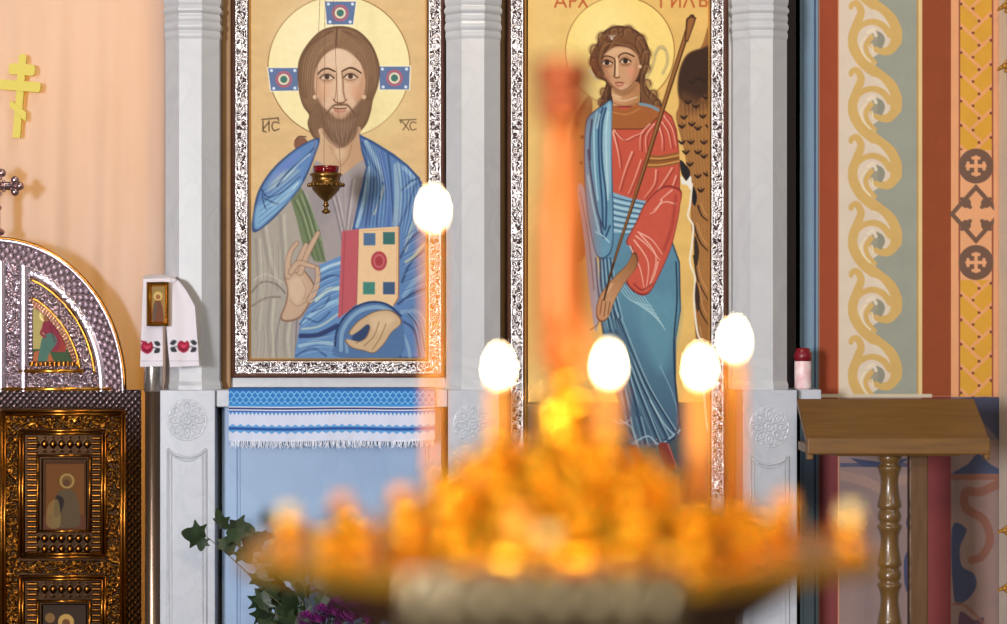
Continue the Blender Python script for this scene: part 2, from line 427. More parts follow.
    for p in ([(322,170),(334,205),(343,246)], [(366,170),(356,205),(345,246)], [(330,176),(338,205),(344,232)], [(352,180),(348,210),(345,236)]):
        c.line(p, 1.6, (124,112,120), .75); c.line([(a+2.5,b) for a, b in p], 1.4, (200,190,182), .6)
    for p in ([(262,226),(268,262),(278,290)], [(280,216),(282,250),(284,280)], [(256,240),(258,280),(256,330)], [(270,300),(268,330),(270,357)], [(286,322),(284,340),(286,357)]):
        c.line(p, 3, (138,130,122), .6, 1, soft=3); c.line([(a+4,b) for a, b in p], 2.5, (206,200,176), .6, 1, soft=2.5)
    c.line([(252,292),(262,282),(276,284),(285,293)], 2, (120,106,98), .8); c.line([(252,306),(266,298),(280,297)], 2, (128,114,104), .8); c.line([(254,280),(266,274),(282,282)], 1.5, (196,186,166), .8)
    c.line([(280,318),(276,340),(276,358)], 1.5, (130,122,118), .8); c.line([(297,318),(295,358)], 1.5, (120,116,124), .8)
    # green stole
    c.fill([(290,198),(301,187),(311,207),(320,231),(326,262),(316,262),(303,246),(296,217)], (112,128,88), soft=1, smooth=False)
    for o in (0, 5, 10): c.line([(294+o*.9,200-o*.9),(301+o,216),(308+o,240),(314+o,260)], 1.1, (74,92,62), .8); c.line([(297+o*.9,200-o*.9),(304+o,216),(311+o,240)], 1.0, (170,182,140), .7)
    # mantle on the left shoulder
    c.fill([(319,138),(298,147),(275,166),(260,187),(254,207),(253,232),(270,222),(290,201),(304,182),(315,156)], (50,76,124), soft=1)
    c.fill([(317.5,140),(298,149),(276,168),(262,188),(256,208),(255,229),(270,219),(289,199),(302,181),(313,157)], (88,132,192), soft=2)
    c.fill([(257,206),(256,228),(270,218),(290,198),(302,181),(290,184),(274,198)], (122,176,220), .9, 4)
    c.fill([(280,172),(272,180),(268,190),(278,187),(290,178),(298,170)], (196,206,190), .6, 6); c.fill([(300,152),(284,163),(270,182),(280,174),(296,160)], (104,128,206), .8, 4)
    c.line([(262,190),(268,197),(282,192),(300,176)], 2.0, (46,74,124), w1=.8); c.line([(277,186),(288,172),(304,158),(314,148)], 1.6, (52,82,134)); c.line([(264,198),(272,202),(278,204)], 1.6, (52,82,134)); c.line([(262,194),(264,204),(266,209)], 1.4, (52,82,134))
    c.line([(284,180),(298,164),(310,154)], 1.4, (186,214,228), .8); c.line([(272,206),(286,196),(298,183)], 1.4, (206,228,226), .7)
    # mantle on the right side
    c.fill([(359,134),(373,141),(394,154),(408,165),(419,177),(431,200),(431,359),(352,359),(352,230),(359,197),(366,167),(361,150)], (52,82,136), soft=1, smooth=False)
    c.fill([(361,138),(373,144),(393,157),(407,167),(417,179),(427,202),(428,357),(354,357),(355,228),(362,197),(369,167),(363,150)], (84,126,184), soft=2, smooth=False)
    for p, w, col, a in (
        ([(362,142),(370,160),(384,186),(373,214)], 2, (46,74,128), .9), ([(366,142),(376,160),(383,180)], 4, (176,204,220), .7),
        ([(384,186),(380,200),(374,214)], 2.4, (208,216,190), .8), ([(388,154),(391,180),(394,226)], 2, (48,78,132), .9), ([(381,152),(387,190),(388,226)], 5, (72,104,176), .8),
        ([(397,166),(398,196),(396,224)], 7, (168,196,206), .6), ([(404,168),(414,180),(404,188)], 4, (146,186,222), .8), ([(402,190),(410,182),(419,178)], 2, (44,72,124), .9),
        ([(416,184),(408,206),(398,228)], 2.2, (54,84,138), .9), ([(424,196),(414,222),(405,250)], 4, (196,204,186), .6), ([(400,258),(410,240),(424,228)], 2.2, (46,74,122), .9),
        ([(369,168),(364,200),(357,226)], 3.5, (160,196,216), .8), ([(374,178),(370,206),(366,226)], 4, (68,100,170), .9), ([(380,196),(377,214),(377,226)], 2, (54,82,138), .9),
        ([(402,282),(410,264),(424,250)], 2.2, (44,70,116), .9), ([(404,296),(414,282),(426,272)], 5, (128,168,204), .7), ([(406,262),(414,256),(424,244)], 3, (206,204,160), .7),
        ([(398,304),(412,294),(426,288)], 2.2, (42,66,112), .9), ([(402,312),(418,312),(427,326)], 4, (138,176,206), .6), ([(400,320),(414,330),(420,356)], 2.2, (46,70,114), .9), ([(408,314),(420,330),(425,350)], 2, (48,74,120), .8),
        ([(404,336),(408,346),(410,357)], 3, (150,184,206), .6), ([(396,342),(400,350),(400,357)], 2, (46,70,114), .8)):
        c.line(p, w, col, a, soft=1.4)
    # drapery across the waist
    c.fill([(317,266),(340,256),(346,256),(346,359),(294,359),(298,336),(301,320),(313,300),(319,284)], (92,140,196), soft=1, smooth=False)
    for p, w, col, a in (
        ([(302,322),(322,308),(342,300)], 5, (150,196,226), .8), ([(316,300),(328,290),(342,288)], 4, (206,222,200), .8), ([(312,312),(324,306),(330,296)], 1.6, (44,74,130), .9),
        ([(318,272),(330,266),(343,262)], 3, (186,216,232), .8), ([(318,282),(330,276),(342,276)], 2, (46,78,136), .9), ([(301,336),(318,335),(337,326)], 5, (40,56,110), .95), ([(302,329),(320,326),(338,314)], 2, (206,216,190), .7),
        ([(300,346),(316,342),(332,344)], 4, (160,194,216), .8), ([(296,356),(312,348),(326,356)], 2, (54,86,140), .8), ([(300,324),(306,318),(318,322),(330,312)], 1.6, (50,84,140), .9)):
        c.line(p, w, col, a, soft=1.4)
    # book
    c.fill([(342,231),(359,229),(357,304),(338,319)], (196,82,92), smooth=False); c.line([(345,232),(342,314)], 1.4, (160,60,74), .6, smooth=False); c.line([(359,229),(357,303)], 1, (150,70,66), smooth=False)
    c.fill([(359,229),(399,226.5),(398.5,298),(394,306),(357,306)], (236,194,142), smooth=False); c.line([(399,227),(398.5,298),(394,305)], 1.2, (150,96,66), smooth=False); c.line([(361,231),(397,229),(396.5,300)], .8, (206,150,104), .7, smooth=False)
    for x0, y0, col in ((363.5,233,(78,116,160)), (383,232,(56,116,112)), (363,282,(64,142,126)), (383,282,(60,92,134))):
        c.rect(x0, y0, x0+12, y0+12.4, col); c.rect(x0+1.2, y0+1.2, x0+10.8, y0+11.2, [v*.94 for v in col])
    c.disc((379,261), 8, (186,58,70), ry=9.8); c.disc((379,261), 5.6, (206,96,98), ry=7); c.disc((379,261), 4, (178,52,64), ry=5)
    # sleeve fold round the holding hand
    c.fill([(334,345),(337,328),(346,314),(358,305),(372,301),(388,304),(400,314),(404,330),(398,357),(338,357)], (74,112,164), soft=1)
    c.line([(335,346),(337,330),(346,315),(359,305.5),(374,302),(388,305),(401,316)], 2.0, (36,58,104)); c.line([(341,350),(342,333),(350,319),(362,310),(378,307),(390,311)], 4, (130,172,206), .8); c.line([(347,352),(346,342)], 3, (120,160,196), .8)
    c.fill([(352,338),(360,326),(368,320),(372,330),(366,342),(358,346)], (40,60,104), .9, 2)
    sk = (206,170,126)
    hand = [(400,317),(390,310),(376,311),(364,317),(356,323),(349,332),(351,335),(358,331),(367,324),(370,328),(366,337),(359,342),(346,339.5),(346,343),(352,348),(364,351),(374,353),(384,344),(392,332),(401,324)]
    c.fill(hand, (120,84,58), soft=1); mm = np.array([374,332]); c.fill(mm+(np.array(hand)-mm)*.96, sk, soft=1.2)
    c.fill([(372,318),(388,314),(394,320),(382,332),(374,330)], (224,190,148), .7, 5)
    for p in ([(379,322),(374,336),(364,346)], [(386,324),(380,338),(372,350)], [(370,328),(366,338),(356,343)]): c.line(p, 1.0, (140,98,66), .8)
    # blessing hand
    sk = (200,164,134); oc = (142,104,80)
    def limb(P, w0, w1, col=sk):
        c.line(P, w0+1.4, oc, w1=w1+1.2); c.line(P, w0, col, w1=w1)
    c.fill([(284,274),(287,290),(285,304),(280,318),(288,322),(301,317),(312,300),(316,288),(306,272),(296,268)], oc, soft=1); c.fill([(285.5,275),(288.5,290),(286.5,304),(282,317),(288,320),(300,315.5),(310.5,299),(314,288),(305,273),(296,269)], sk, soft=1.4)
    limb([(288,276),(288,262),(291,251),(297,243)], 5.5, 3)
    limb([(300,272),(306,256),(312,244),(318,233)], 6, 3.6); limb([(295,270),(301,256),(306,245)], 5.5, 3.4)
    limb([(291,272),(298,263),(308,265),(318,268)], 5, 3.2); limb([(310,300),(316,288),(318,276),(317,268)], 6, 3.4)
    c.fill([(289,280),(291,300),(298,304),(306,290),(302,278)], (220,188,156), .6, 5); c.line([(290,300),(297,306),(306,302)], 1, (170,126,98), .7); c.line([(302,280),(306,290),(303,300)], 1, (176,130,100), .6)
    # writing
    ink = (86,62,40)
    for P in ([(263,121),(263,131)], [(263,129),(269,122)], [(269,121),(269,131)], [(279,123),(274,122),(272,126),(274,130.5),(279,129)], [(262,119.5),(278,118)], [(278,118),(278.5,120.5)], [(263,131),(266,132)]):
        c.line(P, 1.3, ink, .9)
    for P in ([(402,121),(409,130)], [(409,121),(403,130)], [(416,123),(412,122),(410,126),(412,130),(416,129)], [(400,120),(416,119.5)], [(400,120),(401,123)]):
        c.line(P, 1.2, ink, .75)
    c.line([(249,-18),(249,358)], 1.5, (120,84,50), .7, smooth=False)
    for (A0, A1, n, dk, lt) in (
        ([(364,142),(368,175),(362,226)], [(378,148),(386,190),(384,226)], 7, (52,84,142), (150,190,218)), ([(396,160),(400,190),(398,226)], [(416,178),(418,210),(408,240)], 6, (56,88,144), (164,198,214)),
        ([(402,240),(412,232),(426,222)], [(402,300),(414,296),(427,290)], 8, (52,82,136), (156,190,212)), ([(404,312),(414,326),(420,356)], [(412,306),(426,318),(428,340)], 5, (54,84,134), (150,184,206)),
        ([(301,326),(320,312),(337,303)], [(318,276),(329,271),(339,268)], 7, (58,92,150), (172,208,228)), ([(298,354),(316,350),(333,352)], [(300,338),(318,337),(334,334)], 4, (56,88,142), (160,196,218)),
        ([(258,224),(272,212),(290,198)], [(262,192),(282,178),(304,158)], 6, (62,98,156), (158,198,226)), ([(256,246),(258,280),(254,320)], [(284,240),(284,262),(284,276)], 6, (146,138,128), (192,184,164)),
        ([(256,326),(258,340),(256,357)], [(292,324),(292,340),(292,357)], 6, (144,136,128), (190,184,166)), ([(324,176),(334,204),(340,228)], [(362,178),(354,206),(348,228)], 5, (140,128,132), (184,174,170)),
        ([(322,132),(330,142),(338,148)], [(358,130),(352,140),(344,147)], 7, (104,72,50), (172,138,110)), ([(322,34),(304,56),(301,92)], [(330,40),(314,58),(309,96)], 5, (108,74,50), (176,138,102)), ([(350,32),(370,50),(374,84)], [(346,42),(364,58),(366,92)], 5, (108,74,50), (176,138,102))):
        for k in range(n):
            q = k/(n-1); P = [(a[0]*(1-q)+b[0]*q, a[1]*(1-q)+b[1]*q) for a, b in zip(A0, A1)]
            c.line(P, .8, dk, .45, mid=1.3); c.line([(x+1.5,y+.8) for x, y in P], .6, lt, .45, mid=1.2)
    g = c.img.mean(2, keepdims=True); c.img = (c.img*.84+g*.16)*.965
    return c

# ------------------------------------------------------------------ painting: winged messenger
def paint_angel():
    c = Canvas(528, -18, 713, 538, 1.6, (230,184,98))
    c.noise(.05, .04, .1)
    c.fill([(528,-18),(570,-18),(556,120),(560,403),(528,403)], (238,200,124), .6, 30, smooth=False)
    c.rect(528, 403, 713, 540, (70,80,84)); c.line([(528,403),(713,403)], 1.4, (96,84,60), smooth=False)
    # far wing, left
    c.fill([(592,96),(582,104),(574,118),(568,150),(566,200),(572,250),(580,262),(588,240),(590,160)], (150,92,40), soft=1.5); c.fill([(590,104),(580,116),(575,150),(574,200),(580,220),(588,160)], (188,126,62), .8, 4)
    for i in range(9): c.disc((577+(i*5) % 11, 124+i*13), 1.8, (70,40,24), .8)
    # near wing, right
    c.fill([(700,49),(688,54),(681,66),(678,82),(679,104),(676,118),(684,150),(690,190),(691,224),(694,250),(695,280),(694,306),(696,340),(704,380),(709,430),(716,440),(716,48)], (160,104,50), soft=1)
    c.fill([(700,49),(688,54),(681,66),(678,82),(680,98),(694,104),(704,96),(716,92),(716,48)], (62,38,26), soft=3); c.fill([(682,92),(684,112),(700,112),(716,104),(716,88),(700,98)], (104,64,34), .8, 8)
    for i in range(9): c.line([(683+i*3.7,104),(686+i*3.4,150),(693+i*2.6,200),(699+i*1.6,300)], 1.1, (196,136,72), .45)
    for x, y in ((692,82),(704,80),(698,78),(688,102),(696,106),(706,97),(684,117),(692,124),(703,116),(682,126),(698,128),(682,142),(691,142),(704,142),(686,152),(698,152),(690,164),(704,156),(707,174),(698,176),(701,190),(709,126)):
        c.line([(x-3.2,y-1),(x,y+1.4),(x+3,y-1.2)], 1.6, (48,30,22), .95, mid=2.8); c.line([(x,y-2.5),(x,y)], 1, (60,36,24), .7)
    for P in ([(698,206),(702,216),(710,222)], [(694,226),(700,242),(709,252)], [(694,256),(698,280),(708,300)], [(696,286),(700,310),(709,326)], [(697,330),(702,354),(709,370)]):
        c.line(P, 2.2, (66,42,28), w1=1); c.line([(a+3,b-3) for a, b in P], 1.2, (206,150,90), .7)
    c.fill([(680,160),(686,165),(690,172),(689,184),(684,178),(681,172)], (36,32,36)); c.fill([(681,176),(686,181),(691,176),(691,190),(687,185),(682,184)], (232,228,220), soft=.8)
    c.fill([(693,186),(697,196),(695,206),(692,200)], (30,28,32)); c.line([(692,184),(690,205),(688,216),(693,226),(692,244),(690,262),(695,278),(694,300),(697,330),(703,352),(704,390),(707,426),(712,438)], 2.0, (236,226,202)); c.fill([(695,236),(699,250),(697,266),(694,256)], (44,34,30), .9); c.fill([(696,282),(700,296),(698,312),(695,300)], (56,38,30), .9)
    # halo
    c.disc((620,51), 55, (160,102,44)); c.disc((620,51), 54, (248,214,118)); c.disc((606,30), 26, (253,230,150), .6, 34); c.fill([(566,50),(570,84),(590,102),(604,104),(596,80)], (252,226,146), .5, 14)
    c.line([(640,86),(651,70),(657,50),(663,47),(667,54),(667,64),(663,73)], 3.2, (196,172,112), .85); c.line([(655,55),(660,49),(665,50)], 1.0, (150,138,108), .6); c.line([(589,70),(594,76),(597,80)], 2, (220,214,190), .8)
    # hair
    hair = [(620,25.5),(609,28),(602,33.5),(596,45),(590,57),(592,70),(598,78),(606,83),(601,97),(600,112),(614,112),(616,92),(638,84),(640,106),(650,110),(662,108),(658,98),(648,88),(645,78),(648,69),(650,55),(646,41),(636,30)]
    c.fill(hair, (70,40,24), soft=1); c.fill([(620,27.5),(610,30),(604,35),(598,46),(592.5,57),(594,69),(600,76),(604,70),(603,58),(610,48),(624,46),(636,52),(641,66),(640,84),(642,104),(652,107),(659,106),(655,98),(645,88),(643,78),(646,68),(648,55),(644,42),(635,32)], (118,74,42), soft=2)
    for P in ([(618,29),(606,38),(599,52),(598,66)], [(624,30),(612,40),(604,52)], [(626,31),(638,40),(645,56),(643,70)], [(620,36),(634,44),(641,58)], [(612,42),(602,58),(600,70)], [(642,80),(646,94),(655,104)], [(606,86),(604,98),(604,108)]):
        c.line(P, 1.2, (74,42,24), .8); c.line([(a+1.8,b+.6) for a, b in P], 1, (166,112,66), .6)
    c.fill([(607,34),(612,35.5),(617,34.5),(614,37),(612,40),(610,37.5)], (240,236,226), soft=.8)
    for cx, cy, r in ((595,50,6.5),(594,62,6),(600,74,5.5),(603,38,7),(614,32,7),(628,32,7.5),(640,40,7),(646,54,6.5),(646,68,5.5),(647,84,5.5),(653,95,6),(657,104,5.5),(604,92,5),(602,102,5)):
        c.disc((cx,cy), r, (122,78,46), .55, 3); c.line([(cx-r*.7,cy+r*.5),(cx-r*.5,cy-r*.6),(cx+r*.4,cy-r*.7),(cx+r*.7,cy+r*.2)], 1.0, (78,45,26), .8); c.line([(cx-r*.4,cy+r*.4),(cx-r*.2,cy-r*.3),(cx+r*.35,cy-r*.3)], .9, (168,116,70), .6)
    # neck and face
    c.fill([(613,86),(613,104),(610,112),(640,112),(639,100),(638,82)], (206,150,100), c2=(180,120,72), d=((613,95),(640,95))); c.line([(614,98),(624,101),(637,97)], 1.2, (226,190,150), .9); c.line([(614,103),(625,106),(638,103)], 1.2, (150,92,56), .7); c.line([(613,95),(620,97.5)], 2.5, (226,186,146), .7)
    face = [(614,46.5),(604,54),(602,62),(603,71),(608,81),(614,88),(621,91),(630,87),(637,78),(640.5,67),(638,55),(631,48.5),(622,46)]
    c.fill(face, (96,56,34), soft=1); m = np.array([620,68]); c.fill(m+(np.array(face)-m)*.965, (204,150,106), soft=1.6)
    c.fill([(612,49),(606,55),(614,56),(622,54),(632,53),(628,48.5),(620,47.5)], (222,174,130), .8, 4); c.disc((632,73), 4.5, (222,140,108), .7, 5, 6); c.disc((606,73), 2.8, (214,150,112), .6, 4, 5)
    c.fill([(618,84),(616,88),(621,90),(628,87),(625,84)], (218,168,126), .7, 3); c.fill([(636,58),(639,67),(636,78),(631,84),(634,72)], (170,108,70), .6, 4)
    c.fill([(602,62),(603,71),(608,81),(612,85),(610,76),(607,68)], (168,108,72), .6, 4); c.line([(604,76),(610,84),(618,89)], 2.2, (160,100,66), .5, soft=2); c.fill([(609,84),(614,92),(624,96),(634,90),(638,82),(630,88),(620,91)], (130,80,50), .5, 3)
    c.line([(598,46),(596,56),(598,66),(603,74)], 2.4, (84,50,30), .6, soft=2); c.line([(606,40),(616,44),(628,44),(638,52)], 2, (84,50,30), .6, soft=2); c.line([(604,46),(612,43),(622,44),(632,47),(639,56)], 1.2, (156,104,62), .7)
    for ex, ey in ((607,62.6), (625.4,61)):
        c.fill([(ex-6.5,ey-1),(ex,ey-5),(ex+6.5,ey-1),(ex+4,ey+5),(ex-4,ey+5)], (168,112,74), .7, 2.5)
        c.fill([(ex-5,ey+.4),(ex,ey-2.6),(ex+5,ey+.4),(ex,ey+2.4)], (226,204,176)); c.disc((ex,ey), 2.5, (52,30,20)); c.line([(ex-5.6,ey+.8),(ex-1,ey-2.8),(ex+5.6,ey+.4)], 1.2, (60,34,22)); c.line([(ex-4,ey+3.2),(ex,ey+4.2),(ex+4,ey+3.2)], .8, (140,88,58), .9)
    c.line([(601.5,59),(606,56),(613,58),(615,62),(614.6,75)], 1.4, (78,46,28)); c.line([(618.5,58),(620,55),(626,53),(634,56.5)], 1.5, (78,46,28)); c.line([(617,58),(617.2,75)], 2.2, (230,190,148)); c.line([(613.6,76),(616,78),(619.6,77)], 1.2, (110,62,42))
    c.line([(615.5,83),(619.5,82.4),(623.5,83)], 1.3, (136,60,46)); c.line([(616.5,85),(619.5,86),(622.5,85)], 1.8, (192,104,84)); c.disc((640,66.5), 1.8, (224,178,136))
    # skirt
    sk = [(606,232),(600,262),(598,300),(602,330),(610,372),(620,408),(630,436),(628,446),(644,450),(668,444),(682,433),(676,380),(676,340),(681,310),(680,262),(672,240),(646,200),(614,194)]
    c.fill(sk, (36,58,84), soft=1, smooth=False); m = np.array([642,320]); c.fill(m+(np.array(sk)-m)*np.array([.965,.99]), (84,134,158), soft=1.6, smooth=False, c2=(60,88,114), d=((640,300),(640,450)))
    c.fill([(640,296),(676,300),(674,344),(660,372),(640,330)], (92,146,166), .8, 12)
    for i, (a, b, e) in enumerate((((606,306),(620,372),(632,438)),((609,306),(628,376),(646,446)),((612,308),(634,380),(660,446)),((615,312),(640,382),(668,440)),((619,318),(646,384),(676,434)))):
        c.line([a, ((a[0]+b[0])/2-1,(a[1]+b[1])/2), b, ((b[0]+e[0])/2,(b[1]+e[1])/2), e], 1.7, (36,56,84), .9); c.line([(q[0]+2.6,q[1]) for q in (a, b, e)], 1.0, (160,192,204), .75); c.line([(q[0]-2.2,q[1]+3) for q in (a, b, e)], .8, (140,176,190), .5)
    c.line([(676,436),(664,424),(650,400)], 1.2, (170,200,212), .8); c.line([(680,420),(672,392),(660,366)], 1.0, (150,186,200), .6)
    for i in range(7): c.line([(617+i*3.4,284+i*.5),(630+i*4,300+i*2),(652+i*2.2,306+i*4)], .9, (172,206,216), .7)
    for i in range(4): c.line([(604+i*4,330),(612+i*5,372),(626+i*5,416)], 1.1, (40,62,92), .8)
    c.line([(620,420),(632,428),(638,446)], 1.6, (150,186,200), .7); c.line([(632,444),(648,436),(660,444),(680,430)], 1.6, (160,190,204), .8); c.line([(664,440),(674,438),(680,420)], 1.4, (34,52,76)); c.line([(676,262),(677,300),(674,340),(675,380),(680,426)], 1.5, (30,50,72))
    c.line([(614,420),(622,424),(630,420)], 1.4, (140,176,196), .7)
    # shoes
    for P in ([(628,447),(636,447),(650,470),(646,474),(634,462)], [(614,447),(622,448),(630,474),(622,474)], [(658,446),(668,444),(676,466),(668,470)]):
        c.fill(P, (126,44,40)); c.line([P[1], P[2]], 1.2, (206,120,106), .7)
    # tunic
    tn = [(606,112),(606,130),(606,190),(610,200),(646,206),(664,210),(680,200),(680,170),(679,150),(677,130),(672,116),(662,108),(640,106),(613,106)]
    c.fill(tn, (132,40,34), soft=1, smooth=False); m = np.array([646,160]); c.fill(m+(np.array(tn)-m)*.975, (202,78,56), soft=1.6, smooth=False)
    c.fill([(608,104),(625,110),(639,103),(661,107),(657,119),(644,128),(611,129)], (168,92,40), smooth=False, soft=1); c.line([(611,129),(630,129),(645,128),(657,118)], 1.2, (110,52,26)); c.line([(613,112),(626,114.5),(640,108.5)], 1.2, (206,140,72), .7)
    for P, w in (([(613,132),(618,152),(620,168)], 2), ([(614,130),(624,140),(634,136),(644,132)], 1.8), ([(632,152),(625,170),(619,190)], 1.8), ([(641,160),(634,180),(628,194)], 1.4), ([(664,116),(672,128),(676,146)], 1.6), ([(662,122),(668,132),(671,148)], 1.6), ([(659,126),(662,138),(662,150)], 1.6),
                 ([(650,124),(641,134),(640,150)], 1.6), ([(654,124),(646,136),(646,152)], 1.6), ([(656,170),(654,184),(644,198)], 1.6), ([(672,168),(662,184),(652,198)], 1.6), ([(676,176),(668,196),(656,206)], 1.6)):
        c.line(P, w, (240,170,146), .85, w1=.6); c.line([(a+2.2,b+1) for a, b in P], 1.1, (142,44,38), .7)
    c.fill([(649,155),(660,155.5),(679,152),(679,164),(660,167.5),(648,168)], (150,88,38), smooth=False); c.line([(649,158),(662,158.5),(679,155)], 1.1, (224,164,82)); c.line([(648,165),(662,164.5),(679,161)], 1.1, (224,164,82)); c.line([(649,161.5),(679,158.5)], .8, (96,54,24), .8)
    # waist sash
    c.fill([(612,192),(630,198),(646,201),(642,216),(633,233),(613,233)], (124,170,194), smooth=False, soft=1)
    for i in range(6): c.line([(613,197+i*6),(624,200+i*5.8),(644-i*2,204+i*5)], 1.3, (44,76,110), .9); c.line([(613,200+i*6),(624,203+i*5.8),(642-i*2,206.5+i*5)], 1.2, (196,222,230), .7)
    c.fill([(613,233),(633,233),(630,250),(614,262),(604,262)], (88,136,164), soft=1, smooth=False)
    # mantle over the left shoulder
    c.fill([(577,190),(583,186),(590,214),(596,252),(600,300),(596,332),(590,300),(584,240)], (150,164,180), soft=1.4); c.line([(580,192),(588,234),(594,290)], 1.2, (60,82,110), .8)
    ml = [(612,100),(603,105),(594,111),(586,121),(584,148),(584.5,182),(587,212),(592,240),(597,256),(605,258),(612.5,247),(613.5,212),(612,160),(612,118)]
    c.fill(ml, (36,62,96), soft=1); m = np.array([599,180]); c.fill(m+(np.array(ml)-m)*np.array([.94,.985]), (96,148,176), soft=1.4)
    c.fill([(606,108),(611,106),(611,150),(610,190),(605,190),(602,140)], (150,190,206), .8, 3)
    for P in ([(603,108),(599,124),(599,160),(602,200),(603,226)], [(606,108),(602,126),(602,160),(606,196),(606,228)], [(588,150),(592,182),(598,214),(605,230)], [(600,222),(604,238),(610,226)], [(592,120),(590,140),(590,160)]): c.line(P, 1.9, (38,66,104), .95)
    for P in ([(597,112),(594,130),(595,170),(598,200)], [(608,112),(606,140),(608,200)], [(588,176),(593,206),(599,232)], [(596,232),(603,236),(609,242)], [(600,114),(597,128)]): c.line(P, 1.5, (176,210,220), .8)
    c.line([(640,104),(650,106),(658,110)], 3, (110,150,170), .9)
    for i in range(5): c.line([(596+i*3.6,258),(598+i*4,290),(603+i*4.4,318)], 1.5, (40,66,100), .9); c.line([(598+i*3.6,260),(600+i*4,290),(605+i*4.4,318)], 1, (156,192,206), .7)
    # sleeve and arm
    sl = [(646,202),(664,186),(681,190),(680,206),(678,219),(671,248),(657,280),(648,294),(637,294),(626,282),(630,262),(632,248),(626,242),(636,222)]
    c.fill(sl, (128,38,34), soft=1); m = np.array([656,240]); c.fill(m+(np.array(sl)-m)*.965, (206,80,60), soft=1.6)
    for P in ([(630,246),(640,268),(644,288)], [(634,240),(648,262),(646,290)], [(640,234),(656,256),(650,284)], [(638,232),(652,240),(662,254)], [(636,236),(648,246),(660,260)], [(658,262),(654,276),(648,288)], [(662,200),(656,210),(650,214)], [(676,204),(664,202),(654,210)], [(672,190),(660,200)]):
        c.line(P, 1.5, (244,186,164), .85, w1=.7)
    c.line([(676,196),(672,226),(664,250)], 3, (166,54,44), .7, soft=2.5); c.line([(634,284),(642,290),(652,284)], 2, (154,46,40), .8)
    arm = [(634,252),(627,264),(616,275),(604,289),(598,300),(596,314),(600,322),(608,318),(614,302),(624,284),(636,268),(638,258)]
    c.fill(arm, (96,58,34), soft=1); m = np.array([616,290]); c.fill(m+(np.array(arm)-m)*.95, (196,140,96), soft=1.4, c2=(152,96,52), d=((606,296),(636,256)))
    for P in ([(602,300),(600,314)], [(606,302),(604,316)], [(610,302),(608,314)], [(600,320),(596,326),(590,330)]): c.line(P, 1.1, (120,74,44), .9)
    c.line([(612,284),(604,298)], 1.6, (226,178,134), .7)
    # staff
    c.line([(692,17),(668,92),(645,166),(631,209),(614,262),(604,300)], 5.4, (74,42,20), w1=1.8); c.line([(691.5,18),(667.6,92),(644.6,166),(630.6,209),(614,262)], 3.0, (156,98,44), w1=.8); c.fill([(686,19),(690,15.5),(696.5,17.5),(694.5,24),(688,42),(684.5,42)], (88,52,26), smooth=False); c.fill([(688,20),(691,17.5),(694.5,19),(692,27),(687.5,40),(686,40)], (156,98,46), smooth=False)
    g = c.img.mean(2, keepdims=True); c.img = (c.img*.89+g*.11)*.975
    # writing
    ink = (178,84,44)
    for P in ([(555,7),(560,-6),(566,7)], [(557,3),(564,3)], [(570,7),(570,-6),(576,-6),(577,-2),(575,1),(570,1)], [(579,-6),(587,7)], [(587,-6),(579,7)],
              [(661,7),(661,-6),(667,-6)], [(672,-6),(672,7)], [(672,6),(680,-5)], [(680,-6),(680,7)], [(684,7),(689,-6),(694,7)], [(697,-6),(700,-6),(700,6),(706,6),(707,3),(705,0),(700,0)]):
        c.line(P, 1.9, ink, .95, smooth=False)
    return c

